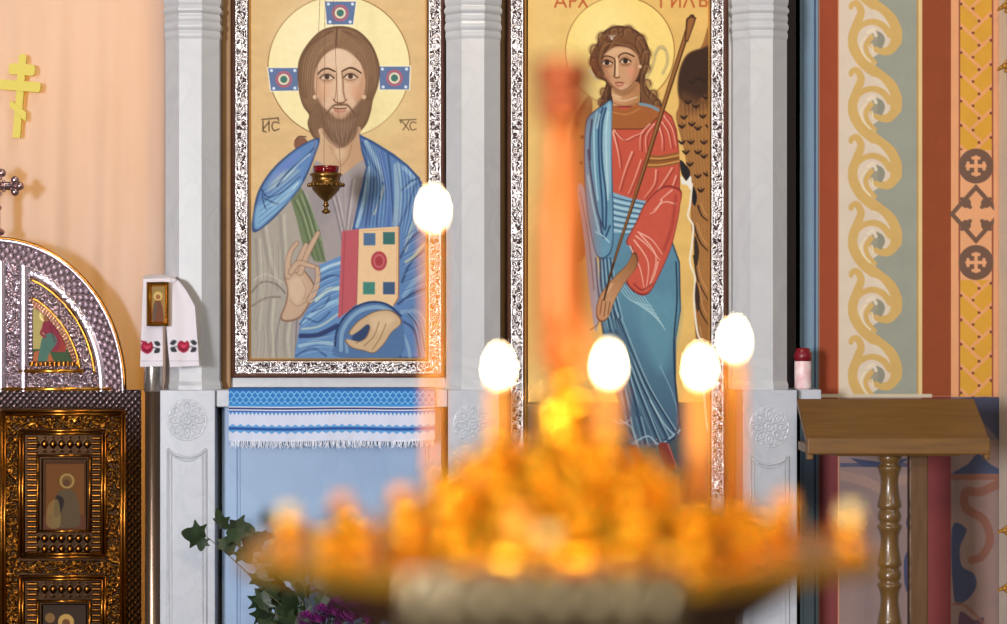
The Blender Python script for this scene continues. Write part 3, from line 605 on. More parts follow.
# ------------------------------------------------------------------ painting: wall decoration on the right
def paint_fresco():
    x1 = 1120
    c = Canvas(796, -40, x1, 700, 1.5, (232,166,120))
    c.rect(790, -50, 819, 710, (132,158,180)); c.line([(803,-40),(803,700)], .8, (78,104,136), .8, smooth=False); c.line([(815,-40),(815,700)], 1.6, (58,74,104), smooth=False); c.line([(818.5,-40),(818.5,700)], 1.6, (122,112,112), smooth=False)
    def tall(y0, y1, dado):
        red = (134,68,70) if dado else (162,78,52)  # lower reds muted, dimmer light put into the paint
        c.rect(819.5, y0, 838, y1, red); c.rect(922, y0, 951, y1, (132,64,66) if dado else (150,76,47))
    tall(-50, 396, False)
    # wave scroll panel
    c.rect(839, -50, 917, 396, (226,208,188)); c.rect(916.5, -50, 919, 396, (196,150,76)); c.rect(918.5, -50, 922, 396, (232,204,146))
    gr = (160,162,148); go = (216,178,110)
    y = 139-67*3-.5
    units = []
    while y < 470: units.append(y); y += 67
    L = []
    for u in units:
        L += [(894,u+40),(887,u+47),(879,u+49),(873,u+53),(876,u+62),(884,u+72),(893,u+80),(898,u+90)]
    c.fill([(917,-60)]+L+[(917,L[-1][1])], gr, smooth=False); c.rect(839, 396.5, 917, 710, (150,124,118))
    for u in units:
        c.disc((877,u+35), 7.5, (164,158,138)); c.fill([(874,u+26),(882,u+29),(885,u+36),(881,u+44),(877,u+40),(878,u+34)], (150,148,132))
        A = [(851,u+3),(852,u),(857,u-1),(861,u+7),(858,u+17),(853,u+31),(854,u+44),(863,u+58),(877,u+69),(890,u+80),(896,u+93),(896,u+104),(889,u+113),(880,u+113),(873,u+108),(870,u+101)]
        c.line([(853,u+32),(858,u+24),(866,u+18.5),(875,u+17.5),(884,u+22),(890,u+30)], 5, go, w1=7)
        c.line(A[:6], 4.5, go, w1=9.5); c.line(A[4:12], 8.5, go, w1=11.5, mid=11); c.line(A[10:], 11.5, go, w1=4.5)
        c.line([(871,u+33),(866,u+41),(868,u+50),(875,u+58)], 5.5, go, w1=4); c.line([(866,u+32),(861,u+40),(863,u+49),(870,u+57)], 1.8, (240,222,186)); c.line([(872,u+40),(873,u+47)], 1.6, (240,222,186)); c.fill([(872,u+5),(880,u+8),(888,u+18),(890,u+24),(884,u+17),(876,u+12)], (228,212,190))
        c.line([(868,u+28),(873,u+25),(876,u+31)], 3.4, (238,222,198), .9)
    # peach strip with leaf braid and medallions
    def braid(xa, xb):
        c.rect(xa, -50, xb, 396, (222,166,64)); w = xb-xa; mid = (xa+xb)/2
        for k in range(-3, 20):
            yy = k*24.3
            c.line([(xa,yy),(mid+4,yy+19)], 3.2, (236,168,116), smooth=False); c.line([(xb,yy+12),(mid-4,yy+31)], 3.2, (236,168,116), smooth=False)
            for q in ((xa+1,yy+4),(xb-1,yy+16),(mid+3,yy+21),(mid-3,yy+33)): c.disc(q, 1.5, (122,72,62))
        c.line([(xa-.5,-50),(xa-.5,396)], 1.5, (150,84,66), smooth=False); c.line([(xb+.5,-50),(xb+.5,396)], 1.5, (150,84,66), smooth=False)
        br = (120,92,78); pe = (236,172,126)
        c.rect(xa, 150, xb, 280, pe, soft=1)
        c.line([(xa-.5,150),(xa-.5,280)], 1.5, (150,84,66), smooth=False); c.line([(xb+.5,150),(xb+.5,280)], 1.5, (150,84,66), smooth=False)
        for cy in (166, 262.5):
            c.disc((mid,cy), 17.5, br)
            for a in range(4):
                dx, dy = math.cos(a*PI/2), math.sin(a*PI/2)
                c.line([(mid,cy),(mid+dx*9,cy+dy*9)], 3.4, pe, smooth=False); c.line([(mid+dx*8-dy*3,cy+dy*8+dx*3),(mid+dx*8+dy*3,cy+dy*8-dx*3)], 3.2, pe, smooth=False)
        D = [(mid,184),(mid+27,214),(mid,244),(mid-27,214)]
        c.fill(D, br, smooth=False); c.fill([(mid+(a-mid)*.78, 214+(b-214)*.78) for a, b in D], pe, smooth=False)
        for sx in (-1, 1):
            for sy in (-1, 1):
                c.disc((mid+sx*10, 214+sy*11), 5, br); c.line([(mid+sx*14, 214+sy*15),(mid+sx*6, 214+sy*7)], 4, br, smooth=False)
    braid(960, 992); c.rect(994, -50, 1001, 396, (236,172,130)); c.rect(1001, -50, x1+5, 396, (228,214,190))
    # lower wall, the dimmer light down here put into muted colours
    c.rect(839, 397, 922, 710, (152,128,124)); c.rect(951, 397, x1+5, 710, (146,122,118)); tall(396.5, 710, True)
    c.rect(816, 394, 932, 397.5, (222,206,180)); bl = (74,80,108); br = (140,96,84)
    c.rect(840, 463, 922, 467, (92,92,112)); c.fill([(850,458),(880,462),(910,458),(896,467),(864,467)], bl, smooth=False); c.fill([(840,470),(866,476),(881,484),(896,476),(922,470),(922,480),(898,486),(881,494),(864,486),(840,480)], (172,140,126), .8, smooth=False)
    c.fill([(906,520),(916,516),(914,540),(920,560),(918,600),(906,590),(904,560),(910,544)], bl)
    c.rect(951, 397, 1010, 440, (120,106,118)); c.fill([(951,474),(968,464),(978,452),(990,464),(1008,474)], bl, smooth=False); c.rect(951, 474, 1010, 480, br)
    c.fill([(954,400),(974,410),(990,430),(1004,440),(1004,400)], bl, .8)
    c.line([(998,484),(980,492),(966,492),(966,508),(984,520),(990,540),(982,556),(972,560)], 9, br, w1=8)
    c.fill([(952,528),(966,528),(964,538),(960,548),(962,566),(974,574),(976,588),(964,602),(954,598)], bl); c.fill([(960,612),(974,620),(984,618),(978,640),(960,640)], (98,72,92)); c.line([(953,604),(966,606),(984,624)], 3, br, .8)
    c.img *= .94
    return c

# ================================================================== THE SETTING
def structure(name, me, m):
    o = link(name, me, m); o['kind'] = 'structure'; return recenter(o)
def box_mesh(name, lo, hi, bev=0.0):
    bm = bmesh.new(); add_box(bm, lo, hi, bev); return bm_mesh(bm, name)
structure('gap_shade_strip', box_mesh('gap_shade_strip', (at(770,0,7.1).x,7.1,0), (at(800,0,7.1).x,7.2,2.6)), M_gap)  # dark strip added to paint in the shade of the gap beside the column
structure('floor', box_mesh('floor', (-4.5,-2.5,-.1), (4.5,9.5,0)), M_floor)
xl = at(165,0,7.1).x; xr = at(772,0,7.1).x
structure('wall_back', box_mesh('wall_back', (xl,7.08,0), (xr,7.24,2.62)), M_gildwall)
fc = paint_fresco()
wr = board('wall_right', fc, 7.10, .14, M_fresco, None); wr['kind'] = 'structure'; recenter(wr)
fx0 = at(796,0,7.1).x; fx1 = at(1120,0,7.1).x
structure('baseboard_right', box_mesh('baseboard_right', (fx0,7.07,0), (fx1,7.24,at(0,700,7.1).z), .004), M_marble_ped)

# ================================================================== MARBLE COLUMNS AND SHELVES
def rosette(px, py, R, Y, name, parent, m):
    """carved eight-petal disc in low relief"""
    n = 72; xs = np.linspace(px-R, px+R, n); ys = np.linspace(py-R*1.04, py+R*1.04, n)
    X, Yp = np.meshgrid(xs, ys); r = np.hypot(X-px, (Yp-py)/1.04)/R; a = np.arctan2(Yp-py, X-px)
    h = np.exp(-((r-.94)/.045)**2)*.5
    k = np.round(a/(PI/4))*PI/4; d = a-k
    rr = (r-.58); tt = d*r
    e = np.sqrt((rr/.27)**2+(tt/.15)**2)
    h = np.maximum(h, np.exp(-((e-.95)/.2)**2)); h = np.maximum(h, .8*np.exp(-(e/.3)**2))
    h = np.maximum(h, np.exp(-((r-.17)/.06)**2)); h = np.maximum(h, np.exp(-(r/.09)**2))
    k2 = (np.floor(a/(PI/4))+.5)*PI/4; q = np.sqrt((r*np.cos(a-k2)-.8)**2+(r*np.sin(a-k2))**2)
    h = np.maximum(h, .8*np.exp(-((q-.075)/.035)**2))
    V = grid_verts(xs, ys, Y, (h*.0030).ravel().reshape(n, n)-.0004)
    rc = .25*(r[:-1,:-1]+r[1:,1:]+r[:-1,1:]+r[1:,:-1])
    Q = grid_quads(n, n, rc < 1.0)
    V, Q, _ = compact(V, Q, np.zeros((len(V), 3)))
    return link(name, np_mesh(name, V, Q, True), m, parent)
def column(cx, label, ped, ros_y, jamb=None):
    """three visible faces of an eight-sided marble column on a square pedestal; ped = (x0, x1)"""
    Yc = 6.955; R = .0785/math.cos(PI/8); X = (cx-CX)*6.88/F
    zt = at(0,390,6.85).z
    t = thing('marble_column', label, 'column', (X, Yc, 0), 'engaged marble columns')
    bm = bmesh.new(); add_lathe(bm, [(R,zt),(R,2.40)], (X,Yc,0), 8, PI/8)
    add_lathe(bm, [(R*1.05,zt),(R*1.05,zt+.012),(R*1.01,zt+.022),(R,zt+.024)], (X,Yc,0), 8, PI/8)
    link('shaft', bm_mesh(bm, 'shaft'), M_marble, t)
    bm = bmesh.new(); z = lambda y: at(0,y,6.88).z
    prof = [(R*1.0,z(39))]
    for y0, y1, k in ((38,31,1.035),(30,22,1.06),(21,14,1.04),(13,6,1.08),(5,-6,1.06),(-12,-30,1.18),(-32,-60,1.3)):
        zz0, zz1 = z(y0), z(y1)
        for q in np.linspace(0, 1, 6): prof.append((R*(1.0+(k-1)*math.sin(PI*min(.5+.5*q,1) if k > 1.1 else PI*q*.86+.14)**.8) if k < 1.1 else R*(1.0+(k-1.0)*q*.45), zz0+(zz1-zz0)*q))
    add_lathe(bm, prof, (X,Yc,0), 8, PI/8)
    link('capital', bm_mesh(bm, 'capital'), M_marble, t)
    Yf = 6.83; x0 = at(ped[0],0,Yf).x; x1 = at(ped[1],0,Yf).x
    bm = bmesh.new(); add_box(bm, (x0,Yf,0), (x1,7.08,zt), .002)
    add_box(bm, (x0-.008,Yf-.012,0), (x1+.008,7.075,.16), .003)
    link('pedestal', bm_mesh(bm, 'pedestal'), M_marble_ped, t)
    mx = (ped[0]+ped[1])/2-.5
    rosette(mx, ros_y, 20.5, Yf, 'rosette', t, M_marble_ped)
    bm = bmesh.new()
    for g, rr in ((0,.0042), (3.4,.0026)):
        L, Rr, T, B = mx-19+g, mx+19-g, ros_y+29+g, 690-g
        P = [at(L,B,Yf), at(L,T,Yf)]+[at(L+(Rr-L)*q, T+ (0 if q in (0,1) else 2)+6.5*math.sin(PI*q), Yf) for q in np.linspace(0,1,9)]+[at(Rr,T,Yf), at(Rr,B,Yf)]
        add_tube(bm, P, rr, 6, closed=True)
    link('panel_molding', bm_mesh(bm, 'panel_molding', True), M_marble_ped, t)
    if jamb:
        bm = bmesh.new(); a = at(jamb[0],0,7.0).x; b = at(jamb[1],0,7.0).x
        add_box(bm, (a,6.99,zt), (b,7.08,2.40)); link('side_jamb', bm_mesh(bm, 'side_jamb'), M_marble, t)
    return t
column(190.5, 'marble column with white embroidered towel in front of it, nearest the silver arched door', (160,215), 420)
column(473, 'marble column standing between the two large framed icons', (448,499), 425)
column(761.5, 'marble column right of the winged figure icon, beside the painted wall', (743,797), 427, (728,770))

Ys = 6.845; zs = at(0,390,Ys).z
s = link('marble_shelf', box_mesh('marble_shelf', (at(215.5,0,Ys).x,Ys,zs-.049), (at(447.5,0,Ys).x,7.08,zs), .003), M_marble_ped)
tag(recenter(s), 'pale marble ledge under the bearded man icon, carrying the blue towel', 'shelf', 'marble ledges')
s2 = link('marble_shelf', box_mesh('marble_shelf', (at(797.5,0,6.9).x,6.87,zs-.045), (at(820,0,6.9).x,7.10,zs), .003), M_marble_ped)
tag(recenter(s2), 'short pale marble ledge under the red and pink votive jar', 'shelf', 'marble ledges')
# block under the left icon, blue marble panel below the ledge
b = link('marble_plinth', box_mesh('marble_plinth', (at(219,0,7.0).x,6.985,zs), (at(446,0,7.0).x,7.08,at(0,377.6,6.985).z), .002), M_marble)
tag(recenter(b), 'low grey marble block between blue towel ledge and silver icon frame', 'plinth')
t = thing('marble_dado', 'large bluish marble dado below the blue and white towel', 'panel', at(330,624,6.895)*1.0)
t.location.z = 0
bm = bmesh.new(); add_box(bm, (at(222,0,6.895).x,6.895,0), (at(441,0,6.895).x,7.0795,zs-.049)); link('slab', bm_mesh(bm, 'slab'), M_marble_blue, t)
bm = bmesh.new()
for g, rr in ((0,.003), (3,.0018)):
    L, Rr, T, B = 237+g, 428-g, 437+g, 720
    add_tube(bm, [at(L,B,6.895), at(L,T,6.895), at(Rr,T,6.895), at(Rr,B,6.895)], rr, 6, closed=True)
link('panel_molding', bm_mesh(bm, 'panel_molding', True), M_marble_blue, t)

# ================================================================== LARGE FRAMED ICONS
SIL, DRK = np.array([.92,.87,.87]), np.array(lin((70,52,52)))
def silver_strip(x0, y0, x1, y1, w, Y, parent, S=2.6):
    nx = int((x1-x0)*S)+1; ny = int((y1-y0)*S)+1
    xs = np.linspace(x0, x1, nx); ys = np.linspace(y0, y1, ny); X, Yp = np.meshgrid(xs, ys)
    dl, dr, dt, db = X-x0, x1-X, Yp-y0, y1-Yp
    t = np.minimum(np.minimum(dl, dr), np.minimum(dt, db)); vert = np.minimum(dl, dr) <= np.minimum(dt, db)
    s = np.where(vert, Yp, X); tt = t*12.0/w
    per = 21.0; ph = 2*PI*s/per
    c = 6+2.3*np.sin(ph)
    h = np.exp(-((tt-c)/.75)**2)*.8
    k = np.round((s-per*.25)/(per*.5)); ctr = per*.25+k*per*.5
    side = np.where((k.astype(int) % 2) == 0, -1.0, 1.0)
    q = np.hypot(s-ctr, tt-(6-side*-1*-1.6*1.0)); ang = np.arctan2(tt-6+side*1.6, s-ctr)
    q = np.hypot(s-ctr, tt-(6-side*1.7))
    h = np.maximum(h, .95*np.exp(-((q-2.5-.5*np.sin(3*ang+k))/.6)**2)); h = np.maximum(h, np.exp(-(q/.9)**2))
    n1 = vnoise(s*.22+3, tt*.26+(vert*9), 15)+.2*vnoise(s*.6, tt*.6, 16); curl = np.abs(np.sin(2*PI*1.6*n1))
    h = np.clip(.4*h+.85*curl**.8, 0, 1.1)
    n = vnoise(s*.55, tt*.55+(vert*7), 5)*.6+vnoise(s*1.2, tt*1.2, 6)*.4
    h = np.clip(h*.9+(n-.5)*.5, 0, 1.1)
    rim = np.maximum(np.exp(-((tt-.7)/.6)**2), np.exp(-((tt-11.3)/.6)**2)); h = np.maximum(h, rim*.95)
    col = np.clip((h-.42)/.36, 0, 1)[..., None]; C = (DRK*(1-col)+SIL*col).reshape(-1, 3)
    V = grid_verts(xs, ys, Y, h*.0055+.001)
    m = (t[:-1,:-1] <= w) & (t[1:,1:] <= w+.01) & (t[:-1,1:] <= w+.01) & (t[1:,:-1] <= w+.01)
    V, Q, C = compact(V, grid_quads(nx, ny, m), C)
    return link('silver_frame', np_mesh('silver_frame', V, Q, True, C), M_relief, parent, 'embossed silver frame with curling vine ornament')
def big_icon(name, label, cv, o, bottom_z):
    """o = outer rectangle of the brown moulding in pixels"""
    Y = 7.0; x0, y0, x1, y1, wl = o
    t = thing(name, label, 'icon', (at((x0+x1)/2,0,Y).x, 7.04, bottom_z), 'large framed icons of the screen')
    board('painted_panel', cv, Y, .03, M_paint, t)
    bm = bmesh.new(); ring_frame(bm, x0, y0, x1, y1, wl, Y, [(0,-.07),(0,.02),(.5,.026),(1,.02),(1,-.07)])
    link('outer_molding', bm_mesh(bm, 'outer_molding'), M_brown, t, 'dark brown outer moulding')
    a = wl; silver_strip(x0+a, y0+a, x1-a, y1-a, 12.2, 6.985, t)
    bm = bmesh.new(); add_ = a+12.0
    ring_frame(bm, x0+add_, y0+add_, x1-add_, y1-add_, 3.4, Y, [(0,-.02),(0,.014),(.4,.012),(1,.003),(1,-.02)])
    link('gilt_slip', bm_mesh(bm, 'gilt_slip'), M_slip, t, 'narrow gold inner edge')
    bm = bmesh.new(); ring_frame(bm, x0+a*.5, y0+a*.5, x1-a*.5, y1-a*.5, 16, Y, [(0,-.06),(0,.0135),(1,.0135),(1,-.06)])
    link('frame_core', bm_mesh(bm, 'frame_core'), M_doorwood, t)
    return t
ic1 = big_icon('framed_icon', 'framed icon of a bearded haloed man in blue mantle holding a red book', paint_christ(), (231.5,-42,445,377.5,4), at(0,377.6,7.0).z)
ic2 = big_icon('framed_icon', 'tall framed icon of a winged haloed figure in red tunic holding a staff', paint_angel(), (507,-42,727.5,556,4), 0)
bm = bmesh.new(); add_box(bm, (at(507,0,7).x,6.985,0), (at(727.5,0,7).x,7.07,at(0,556,7).z), .004)
link('lower_panel', bm_mesh(bm, 'lower_panel'), M_brown, ic2, 'plain dark lower panel')
# gilded jambs beside the icons
for i, (x0, x1, lab) in enumerate(((221.5,231,'narrow gilded jamb left of the bearded man icon'),)):
    j = link('gilded_jamb', box_mesh('gilded_jamb', (at(x0,0,6.97).x,6.97,zs), (at(x1,0,6.97).x,7.08,2.35), .004), M_gildwall); tag(recenter(j), lab, 'jamb')

# ================================================================== HANGING OIL LAMP
Yl = 6.72; u = Yl/F
lx, lzc = at(326,0,Yl).x, at(0,180,Yl).z
t = thing('hanging_oil_lamp', 'small brass oil lamp with red glass hanging before the bearded man icon', 'lamp', (lx, Yl, at(0,213,Yl).z))
z = lambda y: at(0,y,Yl).z
bm = bmesh.new(); add_lathe(bm, [(r*u, z(y)) for r, y in ((1,214),(4,213),(4.4,211),(1.8,209),(1.6,207),(3.6,205.5),(2,203.5),(2.2,201),(5,199),(9,195),(13,190.5),(14.5,187.5),(17.5,186),(17.5,184),(15,182.5),(14,180),(14.5,177),(16.5,174.5),(14.5,173),(13,172.5))], (lx,Yl,0), 28)
link('bowl', bm_mesh(bm, 'bowl', True), M_lampbrass, t)
bm = bmesh.new()
for i in range(22): add_sphere(bm, (lx+17.6*u*math.cos(2*PI*i/22), Yl+17.6*u*math.sin(2*PI*i/22), z(185)), 1.5*u, 1.3, 8, 6)
link('bead_rim', bm_mesh(bm, 'bead_rim', True), M_lampbrass, t)
bm = bmesh.new(); add_lathe(bm, [(11*u,z(175)),(12.4*u,z(171)),(13.2*u,z(166)),(12.2*u,z(166)),(10.5*u,z(172))], (lx,Yl,0), 28); link('glass_cup', bm_mesh(bm, 'glass_cup', True), M_redglass, t, 'dark red glass')
for k in range(3):
    a = PI*.15+k*2*PI/3
    bm = bmesh.new(); p0 = Vector((lx+16*u*math.cos(a), Yl+16*u*math.sin(a), z(176)))
    add_tube(bm, [p0, p0.lerp(Vector((lx,Yl,2.75)), .5), Vector((lx,Yl,2.75))], .0007, 6)
    link('chain', bm_mesh(bm, 'chain'), M_chain, t)
bm = bmesh.new(); add_lathe(bm, [(.002,2.74),(.02,2.745),(.022,2.76),(.004,2.78),(.004,2.86)], (lx,Yl,0), 12)
add_tube(bm, [(lx,Yl,2.84),(lx,7.02,2.84),(lx,7.09,2.60)], .008, 8); link('hanging_bracket', bm_mesh(bm, 'hanging_bracket'), M_chain, t)

# ================================================================== BLUE TOWEL ON THE LEDGE
def paint_blue():
    c = Canvas(229, 389, 435, 441, 3.0, (204,211,232))
    c.rect(228, 388, 436, 407.2, (44,118,190)); 
    for r in range(3):
        for k in range(35):
            x = 231+k*6+(r % 2)*3; y = 393+r*4.6
            c.line([(x-3,y+1.6),(x,y-1.6),(x+3,y+1.6)], 1.1, (132,190,232), .9, smooth=False)
    c.rect(228, 389, 436, 390.6, (38,92,160)); c.rect(228, 404.2, 436, 407, (60,140,208))
    c.rect(228, 406.6, 436, 407.6, (226,228,240)); c.rect(228, 407.6, 436, 409.6, (44,58,112)); c.rect(228, 409.6, 436, 410.6, (230,230,244)); c.rect(228, 410.6, 436, 412.2, (58,96,168))
    for k in range(53): x = 229+k*3.95; c.fill([(x,412),(x+3.6,412),(x+1.8,415.2)], (70,132,200), smooth=False)
    c.rect(228, 426.4, 436, 431.2, (72,140,206)); c.rect(228, 427.6, 436, 430, (36,78,152))
    for k in range(27):
        x = 229+k*7.8; c.fill([(x,426.6),(x+3.9,424.2),(x+7.8,426.6)], (96,156,214), smooth=False); c.fill([(x,431),(x+3.9,433.6),(x+7.8,431)], (96,156,214), smooth=False)
    return c
cv = paint_blue(); Yt = 6.838
V = grid_verts(cv.xs, cv.ys, Yt).reshape(cv.ny, cv.nx, 3); Xg, Yg = np.meshgrid(cv.xs, cv.ys); f = np.clip((Yg-389)/52, 0, 1)
V[..., 1] -= .0015+.004*f*(1+np.sin(Xg*.12)*.6+np.sin(Xg*.31+1)*.4); V[..., 2] += .0028*np.clip((Xg-395)/40, 0, 1)**2*(f)*2-.002*np.sin(Xg*.05)*f
V = V.reshape(-1, 3); Q = grid_quads(cv.nx, cv.ny); C = cv.colors()
top = np.stack([V[:cv.nx], V[:cv.nx]], 0); top[0, :, 1] = Ys+.11; top[0, :, 2] = zs+.0035; top[1, :, 1] = Ys+.004; top[1, :, 2] = zs+.0035
n0 = len(V); V = np.concatenate([V, top.reshape(-1, 3)]); C = np.concatenate([C, C[:cv.nx], C[:cv.nx]])
a = np.arange(cv.nx-1); Q = np.concatenate([Q, np.stack([n0+a, n0+cv.nx+a, n0+cv.nx+a+1, n0+a+1], -1), np.stack([n0+cv.nx+a, a, a+1, n0+cv.nx+a+1], -1)])
t = thing('embroidered_towel', 'blue and white woven towel with fringe hanging over the marble ledge', 'towel', (at(332,0,Yt).x, Yt, at(0,447,Yt).z), 'embroidered towels')
cl = link('cloth', np_mesh('cloth', V, Q, True, C), M_cloth, t)
md = cl.modifiers.new('thick', 'SOLIDIFY'); md.thickness = .0015; md.offset = 1
bm = bmesh.new()
for i in range(150):
    x = 231+i*203/149+RNG.uniform(-.4,.4); l = RNG.uniform(5.5,8.5); yb = 440.2-(2.2 if x > 410 else 0)*((x-395)/40)
    p = at(x,yb,Yt)-Vector((0,.005,0)); q = at(x+RNG.uniform(-1.5,1.5),yb+l*.6,Yt)-Vector((0,.006,0)); r = at(x+RNG.uniform(-2,2),yb+l,Yt)-Vector((0,.006+RNG.uniform(-.003,.003),0))
    add_tube(bm, [p,q,r], .0014, 5, .0009)
link('fringe', bm_mesh(bm, 'fringe'), M_thread, t, 'pale blue white fringe')

# ================================================================== SMALL ICON BOX WITH TOWEL, BRONZE POST
Yb = 6.785
t = thing('small_icon', 'small gold framed icon draped with a rose embroidered towel', 'icon', (at(157.5,0,Yb).x, 6.85, at(0,326,Yb).z))
bm = bmesh.new(); ring_frame(bm, 146.5, 282, 168.5, 326, 4.6, Yb, [(0,-.022),(0,.0),(.3,.004),(.6,.001),(1,-.017),(1,-.022)]); link('frame', bm_mesh(bm, 'frame'), M_gold, t)
c = Canvas(150, 285.5, 165, 322.5, 3, (150,124,72)); c.fill([(153,322),(153,308),(156,300),(160,300),(163,310),(163,322)], (110,70,50)); c.disc((158,296), 4.5, (210,180,110)); c.disc((158,297), 2.4, (150,100,66)); c.line([(156,304),(154,320)], 1.4, (80,90,90))
board('painted_panel', c, Yb+.016, .005, M_paint, t)
def paint_rose():
    c = Canvas(138, 272, 200, 369, 3.0, (224,218,226))
    def rose(cx, cy, l, r):
        c.fill([(cx-6,cy-3),(cx-3,cy-6),(cx+1,cy-4.5),(cx+4,cy-6),(cx+6,cy-2),(cx+5,cy+3),(cx+1,cy+6),(cx-3,cy+5),(cx-6,cy+2)], (158,24,58)); c.line([(cx-3,cy-2),(cx,cy+1),(cx+3,cy-2)], 1.1, (216,80,110)); c.line([(cx-3,cy+2),(cx,cy+3.6),(cx+3,cy+2)], 1, (92,14,40)); c.disc((cx,cy-1), 1.3, (210,60,90))
        for sgn, on in ((-1,l),(1,r)):
            if on:
                c.fill([(cx+sgn*7,cy-5.5),(cx+sgn*11,cy-6.5),(cx+sgn*13.5,cy-3),(cx+sgn*10,cy-1.5)], (48,52,60)); c.fill([(cx+sgn*7,cy+5),(cx+sgn*9,cy+.5),(cx+sgn*13,cy+1),(cx+sgn*12,cy+5)], (48,52,60)); c.line([(cx+sgn*5,cy),(cx+sgn*9,cy)], 1, (60,70,60))
    rose(147, 347.5, False, True); rose(183.5, 346.5, True, True); c.line([(140,341),(146,342)], 1.6, (158,24,58))
    c.rect(138, 360.3, 200, 361.2, (196,190,206)); c.rect(138, 366.3, 200, 369, (214,208,220))
    return c
cv = paint_rose()
def cloth_part(fl, fr, ftop, fbot, Yfun, nu=40, nv=110):
    V = []; C = []
    col = cv.colors().reshape(cv.ny, cv.nx, 3)
    for j in range(nv):
        v = j/(nv-1)
        for i in range(nu):
            uq = i/(nu-1); y = ftop(uq)+(fbot(uq)-ftop(uq))*v; x = fl(v)+(fr(v)-fl(v))*uq
            V.append(at(x, y, Yfun(uq, v)))
            C.append(col[min(cv.ny-1, max(0, int((y-272)*3))), min(cv.nx-1, max(0, int((x-138)*3)))])
    return np.array([tuple(v) for v in V]), grid_quads(nu, nv), np.array(C)
parts = [cloth_part(lambda v: 143.5-3.5*v, lambda v: 163+0*v, lambda q: 279, lambda q: 367-.6*q, lambda q, v: 6.814-.004*math.sin(q*5+v*2)),
         cloth_part(lambda v: 165+5*v*v, lambda v: 176+17*min(1,v*3.2)**.7+6.5*v, lambda q: 277.5+1.5*q, lambda q: 367.5-1.5*q, lambda q, v: 6.815-.005*math.sin(q*6+v)-.003*v),
         cloth_part(lambda v: 143.5, lambda v: 176, lambda q: 276.5-2*math.sin(PI*q), lambda q: 281.5, lambda q, v: 6.90-.086*min(1, v*1.6), 40, 14)]
V = []; Q = []; C = []; o = 0
for v, q, cc in parts: V.append(v); Q.append(q+o); C.append(cc); o += len(v)
tw = link('embroidered_towel', np_mesh('embroidered_towel', np.concatenate(V), np.concatenate(Q), True, np.concatenate(C)), M_cloth)
md = tw.modifiers.new('thick', 'SOLIDIFY'); md.thickness = .0014; md.offset = 1
tag(recenter(tw), 'white towel with red roses draped over the small gold icon', 'towel', 'embroidered towels')
Yp_ = 6.87; X = at(153.5,0,Yp_).x; r = 8.4*Yp_/F
bm = bmesh.new(); add_lathe(bm, [(r*1.5,0),(r*1.5,.02),(r,.03),(r,at(0,334,Yp_).z),(r*1.15,at(0,333,Yp_).z),(r*1.15,at(0,327.3,Yp_).z)], (X,Yp_,0), 28)
p = thing('bronze_post', '', 'post', (X,Yp_,0)); link('shaft', bm_mesh(bm, 'shaft', True), M_steel, p)
bm = bmesh.new(); add_lathe(bm, [(r*1.04,at(0,392,Yp_).z),(r*1.12,at(0,391,Yp_).z),(r*1.12,at(0,334,Yp_).z),(r*1.04,at(0,333.5,Yp_).z)], (X,Yp_,0), 28); link('sleeve', bm_mesh(bm, 'sleeve', True), M_sleeve, p, 'bright steel sleeve')
tag(p, 'polished dark bronze post between the carved door and left column', 'post')

# ================================================================== CURTAIN
Yc = 7.065
t = thing('curtain', 'pale peach curtain with yellow cross hanging behind the arched door', 'curtain', (at(20,0,Yc).x, Yc, .06))
xs = np.linspace(-330, 171, 260); ys = np.linspace(-70, 770, 120); Xg, Yg = np.meshgrid(xs, ys)
h = .010*np.sin(Xg*.062)+.007*np.sin(Xg*.118+1.3+Yg*.0016)+.0035*np.sin(Xg*.24+Yg*.004)+.006*(vnoise(Xg*.03, Yg*.014, 9)-.5)
h *= np.clip((Yg+200)/420, .35, 1)
cu = link('cloth', np_mesh('cloth', grid_verts(xs, ys, Yc, h), grid_quads(260, 120), True), M_curtain, t)
# three-barred cross sewn on the cloth (slightly tilted)
def cross_outline(parent):
    bm = bmesh.new(); ang = math.radians(4.5)
    def pt(x, y):
        dx, dy = x-19.5, y-98; xx = 19.5+dx*math.cos(ang)-dy*math.sin(ang); yy = 98+dx*math.sin(ang)+dy*math.cos(ang)
        v = at(xx, yy, Yc-.028); return (v.x, v.z)
    for kk, P in enumerate(([(16,56),(18,54),(21,54),(23.5,56),(23.5,138),(16,138)], [(9,64),(31,64),(33,66),(33,73),(31,75),(9,75),(7,73),(7,66)], [(0,81),(38,81),(40,83),(40,89),(38,91),(0,91),(-2,89),(-2,83)], [(11,101),(16,104),(23.5,109),(28,112),(28,121),(23.5,118),(16,111),(11,108)])):
        add_prism(bm, [pt(*q) for q in P], Yc-.020, Yc-.034-.0012*kk)
    return link('sewn_cross', bm_mesh(bm, 'sewn_cross'), M_yellow, parent, 'yellow three-barred cross sewn on the cloth')
cross_outline(t)
bm = bmesh.new(); add_tube(bm, [at(-340,-72,Yc), at(171,-72,Yc)], .014, 12); link('rod', bm_mesh(bm, 'rod'), M_gold, t)

